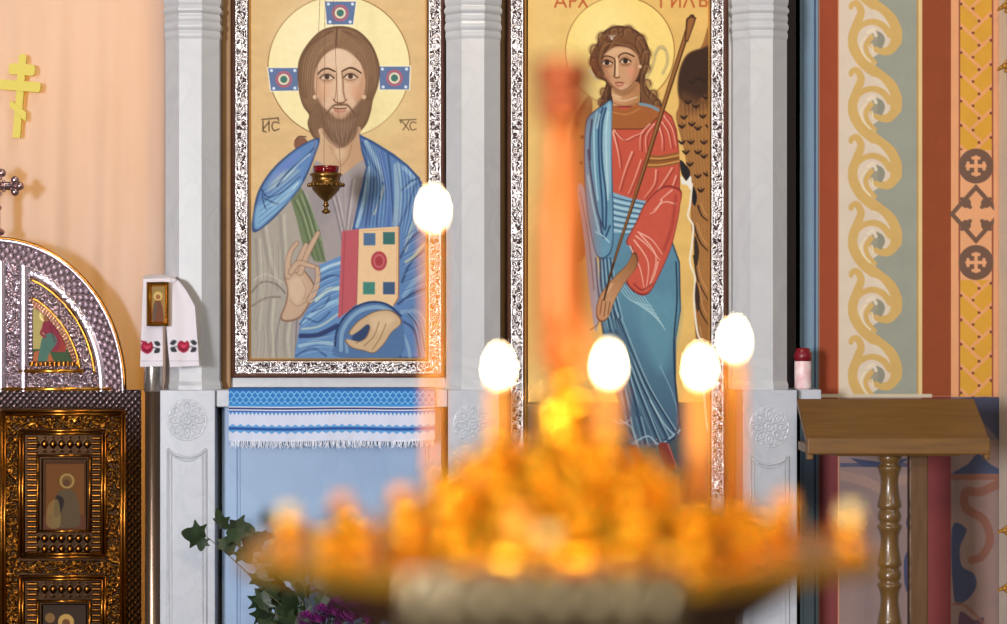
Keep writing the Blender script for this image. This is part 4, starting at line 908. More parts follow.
# ================================================================== CARVED ARCHED DOOR (right leaf)
Yd = 6.93; zfl = at(0,760,Yd).z
ECX, ECY, EA, EB = -4.0, 389.0, 129.0, 151.0
t = thing('carved_door', 'ornate embossed silver and gold arched door leaf with small icons', 'door', (at(70,0,Yd).x, Yd, 0))
GLD, BRZ, SV2, DK2, DK3 = [np.array(lin(c)) for c in ((196,128,46), (126,80,30), (246,226,240), (58,42,42), (30,19,11))]
def mixc(h, dark, light): return dark*(1-h[..., None])+light*h[..., None]
def arch_relief():
    S = 2.6; nx = int(131*S); ny = int(155*S)
    xs = np.linspace(-4, 126, nx); ys = np.linspace(236, 391, ny); X, Y = np.meshgrid(xs, ys)
    dx, dy = (X-ECX)/EA, (ECY-Y)/EB; rho = np.hypot(dx, dy); s = np.arctan2(dy, dx)*138; v = (rho-.86)*137
    lat = (.5+.5*np.sin(2*PI*(s/9.6+v/8.6)))*(.5+.5*np.sin(2*PI*(s/9.6-v/8.6)))
    nz = vnoise(X*.42, Y*.42, 11)*.55+vnoise(X*.9, Y*.9, 12)*.45
    vine = np.exp(-((np.sin(s*.28)*3.2-(rho-.73)*137)/1.3)**2)
    fil = np.clip(vine*.7+(nz-.45)*1.5, 0, 1)
    fil2 = np.clip((nz-.36)*2.2, 0, 1)
    h = np.zeros_like(X); C = np.zeros(X.shape+(3,)); C[:] = DK2
    def put(m, hh, cc):
        h[m] = hh[m]; C[m] = cc[m]
    put(rho > .855, .25+.75*lat**.7, mixc(np.clip(lat*2.2, 0, 1), DK2, SV2))
    put((rho > .975), .8-((rho-.985)/.012)**2*.2, mixc(np.clip(lat*.3+.55, 0, 1), DK2, SV2))
    m = (rho <= .855) & (rho > .79); q = (rho-.8225)/.0325; put(m, .55+.45*np.sqrt(np.clip(1-q*q, 0, 1))+fil2*.1*(Y < 330), mixc(np.clip(.8+.2*nz-(fil2 < .3)*.45*(Y < 325), 0, 1), DK2, SV2*.72))
    put((rho <= .79) & (rho > .665), .15+.75*fil, mixc(np.clip(fil*1.6, 0, 1), DK2, SV2*.9+GLD*.1))
    sc = .5+.5*np.sin(s*2*PI/5.0); put((rho <= .665) & (rho > .615), .25+.5*sc, mixc(np.clip(sc+.1, 0, 1), DK3, GLD*.6+SV2*.2))
    put(rho <= .615, X*0, np.broadcast_to(DK3, X.shape+(3,)))
    inn = rho < .85
    put(inn & (X < 30), .2+.7*fil2, mixc(np.clip(fil2*1.4, 0, 1), DK2, SV2)); 
    for a, b in ((-4, 6.5), (19.5, 29)):
        q = (X-(a+b)/2)/((b-a)/2); put(inn & (X > a) & (X <= b), .5+.5*np.sqrt(np.clip(1-q*q, 0, 1)), mixc(.8+.2*np.cos(q*9), DK2, SV2*.72))
    sc2 = .5+.5*np.sin(Y*2*PI/4.4); put((X > 29) & (X < 33) & (rho < .64), .2+.5*sc2, mixc(sc2, DK3, SV2*.8))
    put((Y > 366) & (X > 26) & (rho < .80), .15+.75*fil2, mixc(np.clip(fil2*1.4, 0, 1), DK2, SV2*.8))
    put((Y > 361.5) & (Y < 366) & (X > 29) & (X < 79), .25+.4*(.5+.5*np.sin(X*1.4)), mixc(.5+.5*np.sin(X*1.4), DK3, GLD))
    rc = .25*(rho[:-1,:-1]+rho[1:,1:]+rho[1:,:-1]+rho[:-1,1:])
    V, Q, Cc = compact(grid_verts(xs, ys, Yd, h*.011), grid_quads(nx, ny, rc <= 1.0), C.reshape(-1, 3))
    return link('arched_top', np_mesh('arched_top', V, Q, True, Cc), M_doorrelief, t, 'embossed silver arched top')
at_ = arch_relief()
def ept(a, rho): return (ECX+EA*rho*math.cos(a), ECY-EB*rho*math.sin(a))
bm = bmesh.new(); P = [at(*ept(a, 1.0), Yd) for a in np.linspace(0, PI/2, 40)]
P = [(p.x, p.z) for p in P]+[(at(-4,0,Yd).x, at(0,391,Yd).z), (at(125,0,Yd).x, at(0,391,Yd).z)]
add_prism(bm, P, Yd+.0005, Yd+.03); 
link('arch_core', bm_mesh(bm, 'arch_core'), M_doorwood, t)
bm = bmesh.new(); add_tube(bm, [at(*ept(a, 1.0), Yd)-Vector((0,.004,0)) for a in np.linspace(0, PI/2, 48)], .0042, 8); link('arch_rim', bm_mesh(bm, 'arch_rim', True), M_dgold, t)
for rho, a0, a1, rr in ((.775,.13,1.22,.0034), (.668,.2,1.13,.003)):
    bm = bmesh.new(); add_tube(bm, [at(*ept(a, rho), Yd)-Vector((0,.007,0)) for a in np.linspace(a0, a1, 40)], rr, 8); link('molding', bm_mesh(bm, 'molding', True), M_gold, t, 'gold moulding')
for x0, x1, y in ((19,84,371), (-4,112,389)):
    bm = bmesh.new(); add_tube(bm, [at(x0,y,Yd)-Vector((0,.006,0)), at(x1,y,Yd)-Vector((0,.006,0))], .0062, 10); link('molding', bm_mesh(bm, 'molding', True), M_gold, t, 'gold moulding')
def masked_board(name, cv, Y, fmask, parent):
    Xc = .5*(cv.xs[1:]+cv.xs[:-1]); Yc_ = .5*(cv.ys[1:]+cv.ys[:-1]); X, Yy = np.meshgrid(Xc, Yc_)
    V, Q, C = compact(grid_verts(cv.xs, cv.ys, Y), grid_quads(cv.nx, cv.ny, fmask(X, Yy)), cv.colors())
    return link(name, np_mesh(name, V, Q, False, C), M_paint, parent)
def paint_seated():
    c = Canvas(30, 286, 80, 366, 2.6, (176,160,100))
    c.rect(28, 349, 82, 368, (62,84,56)); c.fill([(52,331),(66,330),(66,352),(54,352)], (150,60,52), smooth=False); c.fill([(34,352),(48,348),(56,366),(32,366)], (172,96,62), smooth=False)
    c.disc((45.5,315.5), 6.2, (240,226,150)); c.disc((45.5,315.5), 4.4, (200,176,110))
    c.fill([(44,321),(51,320),(57,328),(60,340),(58,350),(46,350),(45,336),(42,330)], (134,48,66)); c.fill([(43,337),(52,333),(57,342),(50,352),(46,362),(38,362),(40,348)], (76,112,100))
    c.disc((46.6,318.5), 3.2, (150,100,66)); c.line([(45,326),(41,333),(45,337)], 2.4, (134,48,66)); c.line([(50,326),(55,342)], 1, (96,30,46), .8)
    return c
masked_board('painted_icon', paint_seated(), Yd-.0012, lambda X, Y: (np.hypot((X-ECX)/EA, (ECY-Y)/EB) < .618) & (X > 32.5) & (Y < 363), t)
# lower, rectangular part
def lower_relief():
    S = 2.3; x0, x1, y0, y1 = -4, 146, 390, 648
    nx = int((x1-x0)*S); ny = int((y1-y0)*S); xs = np.linspace(x0, x1, nx); ys = np.linspace(y0, y1, ny); X, Y = np.meshgrid(xs, ys)
    lat = (.5+.5*np.sin(2*PI*(X/6.4+Y/7.0)))*(.5+.5*np.sin(2*PI*(X/6.4-Y/7.0)))
    nz = vnoise(X*.42, Y*.42, 21)*.55+vnoise(X*.9, Y*.9, 22)*.45; fil = np.clip((nz-.36)*2.2, 0, 1)
    h = np.full(X.shape, .35); C = np.zeros(X.shape+(3,)); C[:] = DK3
    def put(m, hh, cc): h[m] = hh[m]; C[m] = cc[m]
    fade = np.clip((Y-392)/60, 0, 1)[..., None]  # braid fades silver to bronze, dimmer reflections lower down put into the colour
    put((X > 126) | (Y < 408), .4+.6*lat**.7, np.clip(lat*1.5, 0, 1)[..., None]*(SV2*.62*(1-fade)+BRZ*.7*fade)+DK3*.6)
    rib = (X > 141.5); put(rib, .8+X*0, mixc(X*0+.4, DK3, BRZ))
    m = ((Y >= 416) & (Y < 428) & (X < 122)) | ((X > 107) & (X < 121) & (Y >= 416)) | ((X > 6) & (X < 18) & (Y >= 416)) | ((Y > 561) & (Y < 573) & (X < 122))
    put(m, .1+.7*fil, mixc(np.clip(fil*1.3, 0, 1), DK3, GLD*.55))
    for ya, yb in ((434, 553), (579, 720)):
        ins = (X > 22) & (X < 104) & (Y > ya) & (Y < yb)
        put(ins, X*0+.15, np.broadcast_to(DK3, X.shape+(3,)))
        eg = np.clip(np.sin(X*2*PI/8.5)*.6+np.cos((Y-ya-10)*.6)*.6, 0, 1); put(ins & (((Y > ya+3) & (Y < ya+18)) | (Y > yb-18)) & (X > 27) & (X < 102), .15+.5*eg, mixc(eg, DK3, BRZ*.9))
        ds = (np.sin(Y*2*PI/5.2) > .1)*(np.abs(((X % 64.5)-31.5)/5) < 1)*1.0
        dsv = np.clip(np.sin(Y*2*PI/5.2)*1.4, 0, 1); put(ins & (((X > 27) & (X < 37)) | ((X > 92) & (X < 101))), .15+.45*dsv, mixc(dsv, DK3, BRZ))
        put(ins & (X > 42) & (X < 87) & (Y > ya+25) & (Y < yb-22), X*0-.5, np.broadcast_to(DK3, X.shape+(3,)))
    return link('lower_relief', np_mesh('lower_relief', grid_verts(xs, ys, Yd, h*.009), grid_quads(nx, ny), True, C.reshape(-1, 3)), M_doorgold, t, 'embossed gold lower part, dim reflections put into its colour')
lower_relief()
bm = bmesh.new(); add_box(bm, (at(-4,0,Yd).x,Yd+.006,.02), (at(146,0,Yd).x,Yd+.034,at(0,390,Yd).z)); add_box(bm, (at(-4,0,Yd).x,Yd-.004,.02), (at(146,0,Yd).x,Yd+.03,at(0,648,Yd).z)); link('door_core', bm_mesh(bm, 'door_core'), M_doorwood, t)
def rect_molding(x0, y0, x1, y1, r, dbl=False):
    bm = bmesh.new()
    for g in ((0, 3.2) if dbl else (0,)):
        P = [at(x0+g,y0+g,Yd), at(x1-g,y0+g,Yd), at(x1-g,y1-g,Yd), at(x0+g,y1-g,Yd)]
        for i in range(4): add_tube(bm, [P[i]-Vector((0,.005,0)), P[(i+1) % 4]-Vector((0,.005,0))], r, 10)
    link('molding', bm_mesh(bm, 'molding', True), M_dgold, t, 'gold moulding')
rect_molding(2, 411, 125, 640, .0052, True); rect_molding(20, 430.5, 105.5, 557, .0046, True); rect_molding(20, 576, 105.5, 645, .0046, True); rect_molding(38, 455.5, 90, 531, .004); rect_molding(38, 601, 90, 646, .004)
def paint_saint():
    c = Canvas(43, 461, 86, 530, 2.6, (70,40,14)); c.rect(46, 464, 84, 528, (104,62,22)); c.rect(43, 515, 86, 531, (86,48,28)); c.disc((67,481), 7.4, (150,124,70)); c.disc((67,481), 5.4, (108,76,40)); c.disc((66.5,483), 3.6, (84,54,34))
    c.fill([(58,492),(68,489),(76,494),(80,512),(78,526),(54,526),(55,508)], (84,68,46)); c.fill([(56,496),(64,500),(60,514),(54,516)], (40,30,26)); c.fill([(48,506),(58,500),(60,526),(47,526)], (130,106,62), .7)
    return c
board('painted_icon', paint_saint(), Yd+.001, .004, M_paint, t)
def paint_saint2():
    c = Canvas(43, 605, 86, 645, 2.6, (52,38,28)); c.disc((66,622), 8, (176,140,76)); c.disc((66,623), 4, (104,66,42)); c.fill([(54,632),(66,630),(78,634),(80,645),(52,645)], (132,58,40)); c.disc((50,618), 5, (150,110,60), .7); return c
board('painted_icon', paint_saint2(), Yd+.001, .004, M_paint, t)
# cross on the top of the arch
bm = bmesh.new()
def cp(x, y): v = at(x, y, Yd); return (v.x, v.z)
add_prism(bm, [cp(*q) for q in ((-8,240),(-7.5,172),(-.5,172),(0,240))], Yd-.006, Yd+.006); add_prism(bm, [cp(*q) for q in ((-26,182),(18,182),(18,190),(-26,190))], Yd-.006, Yd+.006)
for (cx, cy, dx, dy) in ((16,186,1,0), (-4,172,0,-1), (-24,186,-1,0)):
    for o in (-1, 0, 1): add_sphere(bm, at(cx+dx*(4 if o == 0 else -1)+dy*o*6, cy+dy*(4 if o == 0 else -1)+dx*o*6, Yd), .0125, 1, 14, 8)
add_sphere(bm, at(-4,186,Yd-.008), .017); add_sphere(bm, at(-4,208,Yd), .017, .7); add_sphere(bm, at(-4,232,Yd), .026, .5)
for k in range(12): a = k*PI/6; add_sphere(bm, at(-4+9*math.cos(a),186+9*math.sin(a),Yd-.006), .005, 1, 8, 6)
link('cross', bm_mesh(bm, 'cross', True), mat('dark_silver', (190,160,160), .28, .95, .35, 60), t, 'silver cross with trefoil arms')

# ================================================================== VOTIVE JAR
Yv = 6.96; u = Yv/F; X = at(802.8,0,Yv).x
t = thing('votive_candle', 'small pink flowered votive jar with red lid on the right ledge', 'candle', (X, Yv, zs))
bm = bmesh.new(); add_lathe(bm, [(7.6*u,zs),(8.4*u,zs+.004),(8.4*u,at(0,359,Yv).z),(7.8*u,at(0,357.5,Yv).z)], (X,Yv,0), 28); link('jar', bm_mesh(bm, 'jar', True), M_jar, t)
bm = bmesh.new(); add_lathe(bm, [(8.8*u,at(0,361,Yv).z),(9*u,at(0,354,Yv).z),(7.5*u,at(0,352,Yv).z),(7*u,at(0,348.5,Yv).z),(2*u,at(0,347.5,Yv).z)], (X,Yv,0), 28); link('lid', bm_mesh(bm, 'lid', True), M_redlid, t)

# ================================================================== LECTERN
t = thing('lectern', 'oak church lectern with sloping top and turned legs by the painted wall', 'lectern', ((.818+1.315)/2, 6.5, 0))
A = Vector((0, 6.45, 1.057)); B = Vector((0, 6.66, 1.158))
n = (B-A).cross(Vector((1,0,0))).normalized(); n = n if n.z > 0 else -n
bm = bmesh.new()
x0, x1 = .822, 1.318
vs = [bm.verts.new((x, p.y, p.z)+n*d if False else Vector((x, p.y, p.z))+n*d) for d in (-.022, 0) for x, p in ((x0,A),(x1,A),(x1,B),(x0,B))]
for f_ in ((0,1,2,3),(4,5,6,7),(0,1,5,4),(1,2,6,5),(2,3,7,6),(3,0,4,7)): bm.faces.new([vs[i] for i in f_])
bmesh.ops.recalc_face_normals(bm, faces=bm.faces); bmesh.ops.bevel(bm, geom=list(bm.edges), offset=.003, segments=2, affect='EDGES')
link('sloping_top', bm_mesh(bm, 'sloping_top'), M_wood, t)
bm = bmesh.new(); add_box(bm, (x0,6.432,1.014), (x1,6.452,1.060), .004); link('front_ledge', bm_mesh(bm, 'front_ledge'), M_wood, t)
for xx in (x0+.008, x1-.008):
    bm = bmesh.new(); add_box(bm, (xx-.008,6.435,1.000), (xx+.008,6.462,1.016), .003); add_box(bm, (xx-.009,6.45,1.016), (xx+.009,6.63,1.04), .003); link('side_rail', bm_mesh(bm, 'side_rail'), M_wood, t)
bm = bmesh.new(); add_box(bm, (.90,6.46,1.008), (1.24,6.62,1.036), .004); link('support_block', bm_mesh(bm, 'support_block'), M_wood, t)
Ya = 6.50; u = Ya/F; X = at(889.5,0,Ya).x
prof = []; y = 452.0
unit = [(7,0),(11,2),(12,6),(10,10),(8.5,12),(11.5,14),(12,16.5),(10.5,19),(9.2,24),(8.6,30),(9.3,40),(11,49),(12,52),(12,55),(9.5,57)]
cyc = [(9.5,0),(11,3),(12,7),(11,11),(9,13.5),(12,15.5),(12.3,18),(10.5,21),(9,27),(8.8,33),(10,43),(11.5,51),(12,53),(12,56),(9.5,58)]
for r, dy in unit: prof.append((r*u, at(0,y+dy,Ya).z))
y += 57.5
while at(0,y+60,Ya).z > .09:
    for r, dy in cyc: prof.append((r*u, at(0,y+dy,Ya).z))
    y += 58.5
prof += [(12*u,.09),(16*u,.07),(16*u,.05)]
bm = bmesh.new(); add_lathe(bm, prof[::-1], (X,Ya,0), 28); link('turned_leg', bm_mesh(bm, 'turned_leg', True), M_woodleg, t)
bm = bmesh.new(); xp = at(917,0,6.6).x; add_box(bm, (xp-.026,6.57,.05), (xp+.026,6.61,1.03), .004); link('rear_post', bm_mesh(bm, 'rear_post'), mat('dark_oak', (104,70,36), .45, 0, .3, 8, stretch=(10,10,1.5)), t)
bm = bmesh.new(); add_box(bm, (X-.03,6.30,0), (X+.03,6.76,.05), .008); add_box(bm, (.86,6.50,0), (1.28,6.56,.05), .008); link('foot', bm_mesh(bm, 'foot'), M_woodleg, t)

# ================================================================== TALL CASE EDGE AT THE RIGHT
t = thing('icon_case', 'tall cream case with small gold carvings at the right edge', 'case', (at(1060,0,6.9).x, 6.98, 0))
xa = at(1012,0,6.9).x; xb = at(1190,0,6.9).x
bm = bmesh.new(); add_box(bm, (xa,6.9,0), (xb,7.085,2.55), .006); add_box(bm, (xa+.02,6.892,.3), (xa+.032,6.9,2.4), .002); link('case_body', bm_mesh(bm, 'case_body'), M_bone, t)
def sprig(y, s):
    bm = bmesh.new()
    for k, (dx, dy, r, sz) in enumerate(((4,-4,5,.7),(0,0,5,.8),(-5,2,4,.6),(-8,4,2.6,.6),(3,5,4,.8),(6,-9,4,1))):
        add_sphere(bm, at(1005+dx*.8,y+dy*s,6.95), r*.75*6.9/F, sz, 12, 8)
    add_tube(bm, [at(1014,y-14*s,6.93), at(1006,y-4*s,6.94), at(998,y+3*s,6.95)], .005, 8, .002)
    link('carved_sprig', bm_mesh(bm, 'carved_sprig', True), M_sprig, t, 'gold carved leaf sprig')
for y, s in ((6,1),(66,1),(530,.6),(588,.6)): sprig(y, s)

# ================================================================== FLOWERS IN A FLOOR VASE
Yf = 6.62; X = at(318,0,Yf).x
t = thing('flower_vase', 'leafy purple flowers in a floor vase before the blue marble panel', 'plant', (X, Yf, 0))
bm = bmesh.new(); add_lathe(bm, [(.06,0),(.075,.01),(.11,.12),(.12,.22),(.09,.34),(.06,.40),(.072,.44),(.062,.44),(.05,.40)], (X,Yf,0), 32); link('vase', bm_mesh(bm, 'vase', True), M_vase, t)
LEAF = [(0,0),(.30,.10),(.62,.05),(.50,.34),(.78,.62),(.42,.66),(.28,.92),(0,1.12),(-.28,.92),(-.42,.66),(-.78,.62),(-.50,.34),(-.62,.05),(-.30,.10)]
def leaf(bm, base, direction, size, roll):
    d = Vector(direction).normalized(); side = d.cross(Vector((0,-1,.25))).normalized(); nn = side.cross(d).normalized()
    side = (side*math.cos(roll)+nn*math.sin(roll)); nn = side.cross(d)
    P = spline(LEAF, 3, True)
    c0 = bm.verts.new(base+d*size*.45+nn*size*.10)
    ring = [bm.verts.new(base+d*(y*size)+side*(x*size)+nn*(size*(.08*math.sin(y*3)-.16*x*x))) for x, y in P]
    for i in range(len(ring)): bm.faces.new((c0, ring[i], ring[(i+1) % len(ring)]))
def leaf_px(bm, x, y, Y, ang, size, roll=0.3):
    leaf(bm, at(x,y,Y), (math.cos(ang), -.15, math.sin(ang)), size, roll)
bl = bmesh.new(); bs = bmesh.new(); u = Yf/F
root = Vector((X, Yf, .42))
def stem(x, y, Y, r=.0028):
    p = at(x,y,Y); add_tube(bs, [root, root.lerp(p,.45)+Vector((-.01,0,.05)), root.lerp(p,.8)+Vector((0,-.01,.02)), p], r, 6, r*.6)
for x, y, a, s, ro in ((206,536,PI*.95,.062,.7), (203,537,-PI*.55,.036,-.4), (226,530,PI*.62,.06,1.0), (226,532,.08,.075,.5), (226,536,-PI*.42,.05,.3), (243,546,.5,.065,-.6), (240,547,-PI*.3,.05,.4), (252,540,.2,.06,.9)):
    leaf_px(bl, x, y, 6.60, a, s, ro)
for x, y in ((206,536),(226,533),(246,545)): stem(x, y, 6.60, .002)
for k in range(64):
    x = RNG.uniform(252, 400); y = RNG.uniform(574, 634)-8*math.sin((x-262)/138*PI); Y = Yf+RNG.uniform(-.09,.09)
    if 322 < x < 385 and y > 606 and k % 3: Y += .06
    leaf_px(bl, x, y, Y, RNG.uniform(-.6, PI+.6), RNG.uniform(.04,.075), RNG.uniform(-.9,.9))
    if k % 2 == 0: stem(x, y, Y, .0022)
link('foliage', bm_mesh(bl, 'foliage'), M_leaf, t)
for x, y, r in ((306,620,.03), (321,613,.03), (337,606,.03), (354,610,.032), (370,614,.03), (344,622,.034)):
    bm = bmesh.new(); c0 = at(x,y,6.46); 
    for k in range(90):
        th = math.acos(1-2*(k+.5)/90); ph = k*2.39996; d = Vector((math.sin(th)*math.cos(ph), math.sin(th)*math.sin(ph), math.cos(th)))
        s_ = d.cross(Vector((.3,.2,.9))).normalized(); tt = d.cross(s_)
        b0 = c0+d*r*.35; tip = c0+d*r*RNG.uniform(.85,1.05); w = r*.2
        v = [bm.verts.new(b0), bm.verts.new(b0.lerp(tip,.7)+s_*w+tt*w*.3), bm.verts.new(tip), bm.verts.new(b0.lerp(tip,.7)-s_*w+tt*w*.3)]
        bm.faces.new(v)
    link('flower', bm_mesh(bm, 'flower'), M_petal, t, 'purple flower head'); stem(x, y, 6.55)
link('stems', bm_mesh(bs, 'stems', True), M_stem, t)

# ================================================================== CANDLE STAND IN FRONT
D0 = 1.95; SX = (557-CX)*D0/F; SY = D0; ZT = 1.207
t = thing('candle_stand', 'large blurred brass candle stand with octagonal tray in the foreground', 'candle stand', (SX, SY, 0))
RO = .249/math.cos(PI/8)
bm = bmesh.new(); add_lathe(bm, [(RO*.94,ZT-.014),(RO,ZT-.009),(RO,ZT+.003),(RO*.975,ZT+.003),(RO*.97,ZT)], (SX,SY,0), 8, PI/8); link('tray', bm_mesh(bm, 'tray'), M_brass, t)
bm = bmesh.new(); add_lathe(bm, [(.035,1.02),(.06,1.03),(.09,1.07),(.12,1.12),(.16,1.15),(.208,1.185),(.23,ZT-.013)], (SX,SY,0), 8, PI/8); link('bowl', bm_mesh(bm, 'bowl'), M_brass_dark, t, 'dark bowl under the tray')
bm = bmesh.new(); add_lathe(bm, [(.22,0),(.22,.03),(.17,.06),(.10,.10),(.06,.16),(.035,.22),(.03,.5),(.045,.54),(.03,.58),(.028,.9),(.045,.96),(.035,1.03)], (SX,SY,0), 32); link('pedestal', bm_mesh(bm, 'pedestal', True), M_brass_dark, t)
bm = bmesh.new(); add_lathe(bm, [(.152,ZT),(.152,ZT+.008),(.148,ZT+.011),(.110,ZT+.012),(.108,ZT+.030),(.103,ZT+.035),(.086,ZT+.038),(.082,ZT+.052),(.066,ZT+.056),(.062,ZT+.070),(.045,ZT+.074),(.04,ZT+.086)], (SX,SY,0), 48); link('tiers', bm_mesh(bm, 'tiers', True), M_brass, t)
# pale plate with lobes on the front edge
Yq = SY-.249-.006; z0 = at(0,636,Yq).z; z1 = at(0,570,Yq).z; xa = at(404,0,Yq).x; xb = at(686,0,Yq).x
bm = bmesh.new(); add_box(bm, (xa,Yq-.002,z0), (xb,Yq+.006,z1), .002)
for k in range(8):
    w = (xb-xa)/8; cx = xa+w*(k+.5); m4 = Matrix.Translation((cx,Yq-.002,z0+(z1-z0)*.48)) @ Matrix.Diagonal((w*.40,.010,(z1-z0)*.44,1)); bmesh.ops.create_uvsphere(bm, u_segments=16, v_segments=10, radius=1, matrix=m4)
link('front_plate', bm_mesh(bm, 'front_plate', True), M_silverplate, t, 'pale silver plate with rounded lobes')
zz = lambda y: at(0,y,D0).z; ux = D0/F
bm = bmesh.new(); add_lathe(bm, [(r*ux, zz(y)) for r, y in ((13,380),(13,374),(20,366),(27,356),(28,346),(22,335),(20,331),(29,328),(29,321),(27,316),(28,290),(27,250),(25,215),(21,190),(18,170),(17,140),(17,124),(24,119))], (SX+.005,SY,0), 36); link('column', bm_mesh(bm, 'column', True), M_column, t, 'orange turned column')
bm = bmesh.new(); add_lathe(bm, [(r*ux, zz(y)) for r, y in ((46,476),(52,466),(50,452),(38,440),(27,434),(32,424),(34,412),(29,398),(18,390),(14,382),(14,376))], (SX+.005,SY,0), 36); link('baluster', bm_mesh(bm, 'baluster', True), M_brass, t, 'golden bulbous foot of the column')
bm = bmesh.new(); add_lathe(bm, [(r*ux, zz(y)) for r, y in ((22,120),(28,115),(28,104),(23,96),(26,90),(30,80),(31,66),(29,61),(12,60))], (SX+.005,SY,0), 36); link('finial', bm_mesh(bm, 'finial', True), M_copper, t, 'reddish brass cap')
def cup_mesh():
    bm = bmesh.new(); add_lathe(bm, [(.007,0),(.0085,.002),(.005,.005),(.006,.008),(.0115,.013),(.0125,.018),(.0118,.024),(.0105,.024),(.0095,.012)], (0,0,0), 18); return bm_mesh(bm, 'candle_cup', True)
CUP = cup_mesh(); CUP.materials.append(M_brass); cups = []
def tier_z(r): return ZT+.074 if r < .046 else ZT+.070 if r < .062 else ZT+.053 if r < .083 else ZT+.036 if r < .108 else ZT+.0115 if r < .150 else ZT
def add_cup(dx, dy):
    z = tier_z(math.hypot(dx, dy)); o = bpy.data.objects.new('candle_cup', CUP); COL.objects.link(o); o.parent = t; o.location = (dx, dy, z); cups.append((dx, dy)); return z+.012
SCALE_C = [0]
def flame_mesh():
    bm = bmesh.new(); add_lathe(bm, [(.0004,0),(.0028,.003),(.0048,.008),(.0054,.0125),(.0048,.018),(.0028,.0235),(.001,.027),(.0002,.0285)], (0,0,0), 16); return bm_mesh(bm, 'flame', True)
FLAME = flame_mesh(); FLAME.materials.append(M_flame)
def candle(px, py, d, r, label, group, lit, pale=False):
    """px, py: wax top in the photograph, d: distance from the camera"""
    p = at(px, py, d); z0 = add_cup(p.x-SX, p.y-SY)
    c = thing('candle', label, 'candle', (p.x, p.y, z0), group)
    bm = bmesh.new(); add_lathe(bm, [(r*.95,z0),(r,z0+.002),(r*.97,p.z-.003),(r*.8,p.z-.0005),(r*.3,p.z-.001)], (p.x,p.y,0), 16); link('wax', bm_mesh(bm, 'wax', True), M_wax_pale if pale else M_wax, c)
    bm = bmesh.new(); add_tube(bm, [(p.x,p.y,p.z-.002),(p.x+.0006,p.y,p.z+.004),(p.x+.0016,p.y,p.z+.008)], .0008, 6); link('wick', bm_mesh(bm, 'wick'), M_wick, c)
    if lit:
        f = bpy.data.objects.new('flame', FLAME); COL.objects.link(f); f.parent = c; f.location = (0, 0, p.z+.003-z0)
lit = 'lit candles on the stand'; stub = 'unlit candle stubs on the stand'
candle(433, 230, 2.05, .0056, 'tall thin lit candle whose flame is highest, left of the stand column', lit, True)
candle(499, 388, 2.03, .0082, 'lit candle just left of the brass column', lit, True)
candle(609, 387, 1.92, .0078, 'lit candle just right of the brass column', lit, True)
candle(700, 389, 2.01, .0088, 'lit candle left of and below the rightmost flame', lit, True)
candle(734.5, 361, 2.06, .0074, 'rightmost lit candle on the stand, before the silver icon frame edge', lit, True)
for x, y, d, r, lab, pl in ((288,505,1.97,.0075,'pale candle stub at the far left corner of the tray',True), (342,494,2.04,.0085,'orange candle stub second from the left end of the tray',False), (402,486,2.09,.0095,'wide orange candle stub below the tallest candle on the left',False),
                            (548,528,1.765,.0078,'pale candle stub at the middle of the front tray edge',True), (520,508,1.80,.0085,'orange candle stub beside the pale stub at the front',False), (652,462,2.0,.0085,'orange candle stub between the two right hand flames',False),
                            (785,492,2.05,.0085,'tallish orange candle stub second from the right end of the tray',False), (748,500,2.10,.0085,'orange candle stub at the back below the rightmost flame',False), (850,503,1.95,.0078,'pale candle stub alone at the far right corner of the tray',True)):
    candle(x, y, d, r, lab, stub, False, pl)
for R_, n_, ph in ((.205,4,.5), (.175,9,.1), (.130,15,.2), (.097,12,.1), (.073,9,.35), (.053,6,.4)):
    for k in range(n_):
        a = ph+2*PI*k/n_; dx, dy = R_*math.cos(a), R_*math.sin(a)
        if abs(dx*math.cos(PI/4)+dy*math.sin(PI/4)) > .226 or abs(dx*math.cos(PI/4)-dy*math.sin(PI/4)) > .226: continue
        if all(math.hypot(dx-x, dy-y) > .0235 for x, y in cups): add_cup(dx, dy)

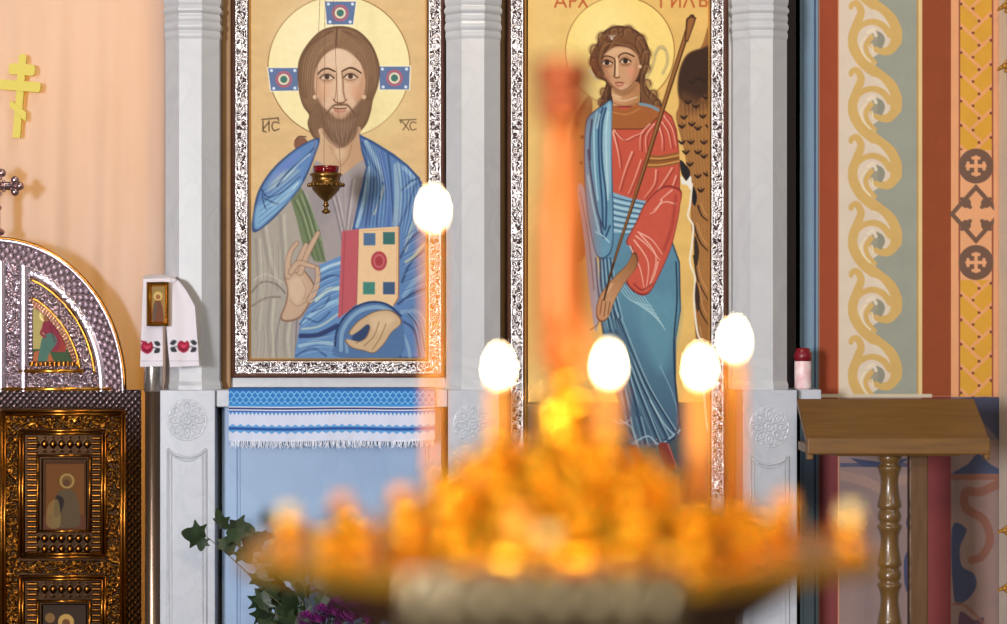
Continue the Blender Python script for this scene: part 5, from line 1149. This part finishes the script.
# ================================================================== LIGHT AND CAMERA
def area(name, loc, target, size, power, color, sy=None):
    l = bpy.data.lights.new(name, 'AREA'); l.shape = 'RECTANGLE'; l.size = size; l.size_y = sy or size; l.energy = power; l.color = color
    o = bpy.data.objects.new(name, l); COL.objects.link(o); o.location = loc
    o.rotation_euler = (Vector(target)-Vector(loc)).to_track_quat('-Z', 'Y').to_euler(); return o
area('nave_window_light', (-5.4,-7.0,2.0), (0,7,1.4), 1.4, 1700, (.97,.97,1), 2.0)
area('right_fill_light', (4.2,1.0,3.6), (0.2,7,1.3), 1.6, 55, (.82,.9,1.0))  # added fill from the right, for sparkle on the metalwork
area('chandelier_light', (-.2,5.2,4.4), (-.1,6.9,1.2), .9, 40, (1,.86,.66))
area('altar_light', (-1.2,8.5,2.3), (-1.25,7.2,1.75), 1.4, 36, (1,.50,.05))
area('stand_highlight_fill', (.6,-1.2,3.4), (.1,2,1.2), .7, 130, (1,.80,.5))  # added warm lamp, there only to raise highlights on the brass stand
w = bpy.data.worlds.new('church_interior'); SC.world = w; w.use_nodes = True
nt = w.node_tree; bg = nt.nodes['Background']
tc = nt.nodes.new('ShaderNodeTexCoord'); no = nt.nodes.new('ShaderNodeTexNoise'); no.inputs['Scale'].default_value = 2.6; no.inputs['Detail'].default_value = 2
rp = nt.nodes.new('ShaderNodeValToRGB'); rp.color_ramp.elements[0].position = .38; rp.color_ramp.elements[1].position = .66; rp.color_ramp.elements[0].color = (.10,.075,.06,1); rp.color_ramp.elements[1].color = (.62,.66,.74,1)
nt.links.new(tc.outputs['Generated'], no.inputs['Vector']); nt.links.new(no.outputs['Fac'], rp.inputs['Fac']); nt.links.new(rp.outputs['Color'], bg.inputs['Color']); bg.inputs['Strength'].default_value = .32

cam = bpy.data.cameras.new('camera'); co = bpy.data.objects.new('camera', cam); COL.objects.link(co); SC.camera = co
co.location = (0,0,H); co.rotation_euler = (PI/2,0,0)
cam.sensor_width = 36; cam.sensor_fit = 'HORIZONTAL'; cam.lens = 85; cam.clip_end = 60; cam.clip_start = .05
cam.dof.use_dof = True; cam.dof.focus_distance = 6.95; cam.dof.aperture_fstop = 2.3
SC.view_settings.view_transform = 'Standard'; SC.view_settings.look = 'None'; SC.view_settings.gamma = 1; SC.view_settings.exposure = -0.16
SC.view_settings.use_curve_mapping = False
SC.cycles.use_denoising = True; SC.cycles.max_bounces = 8; SC.cycles.sample_clamp_indirect = 6
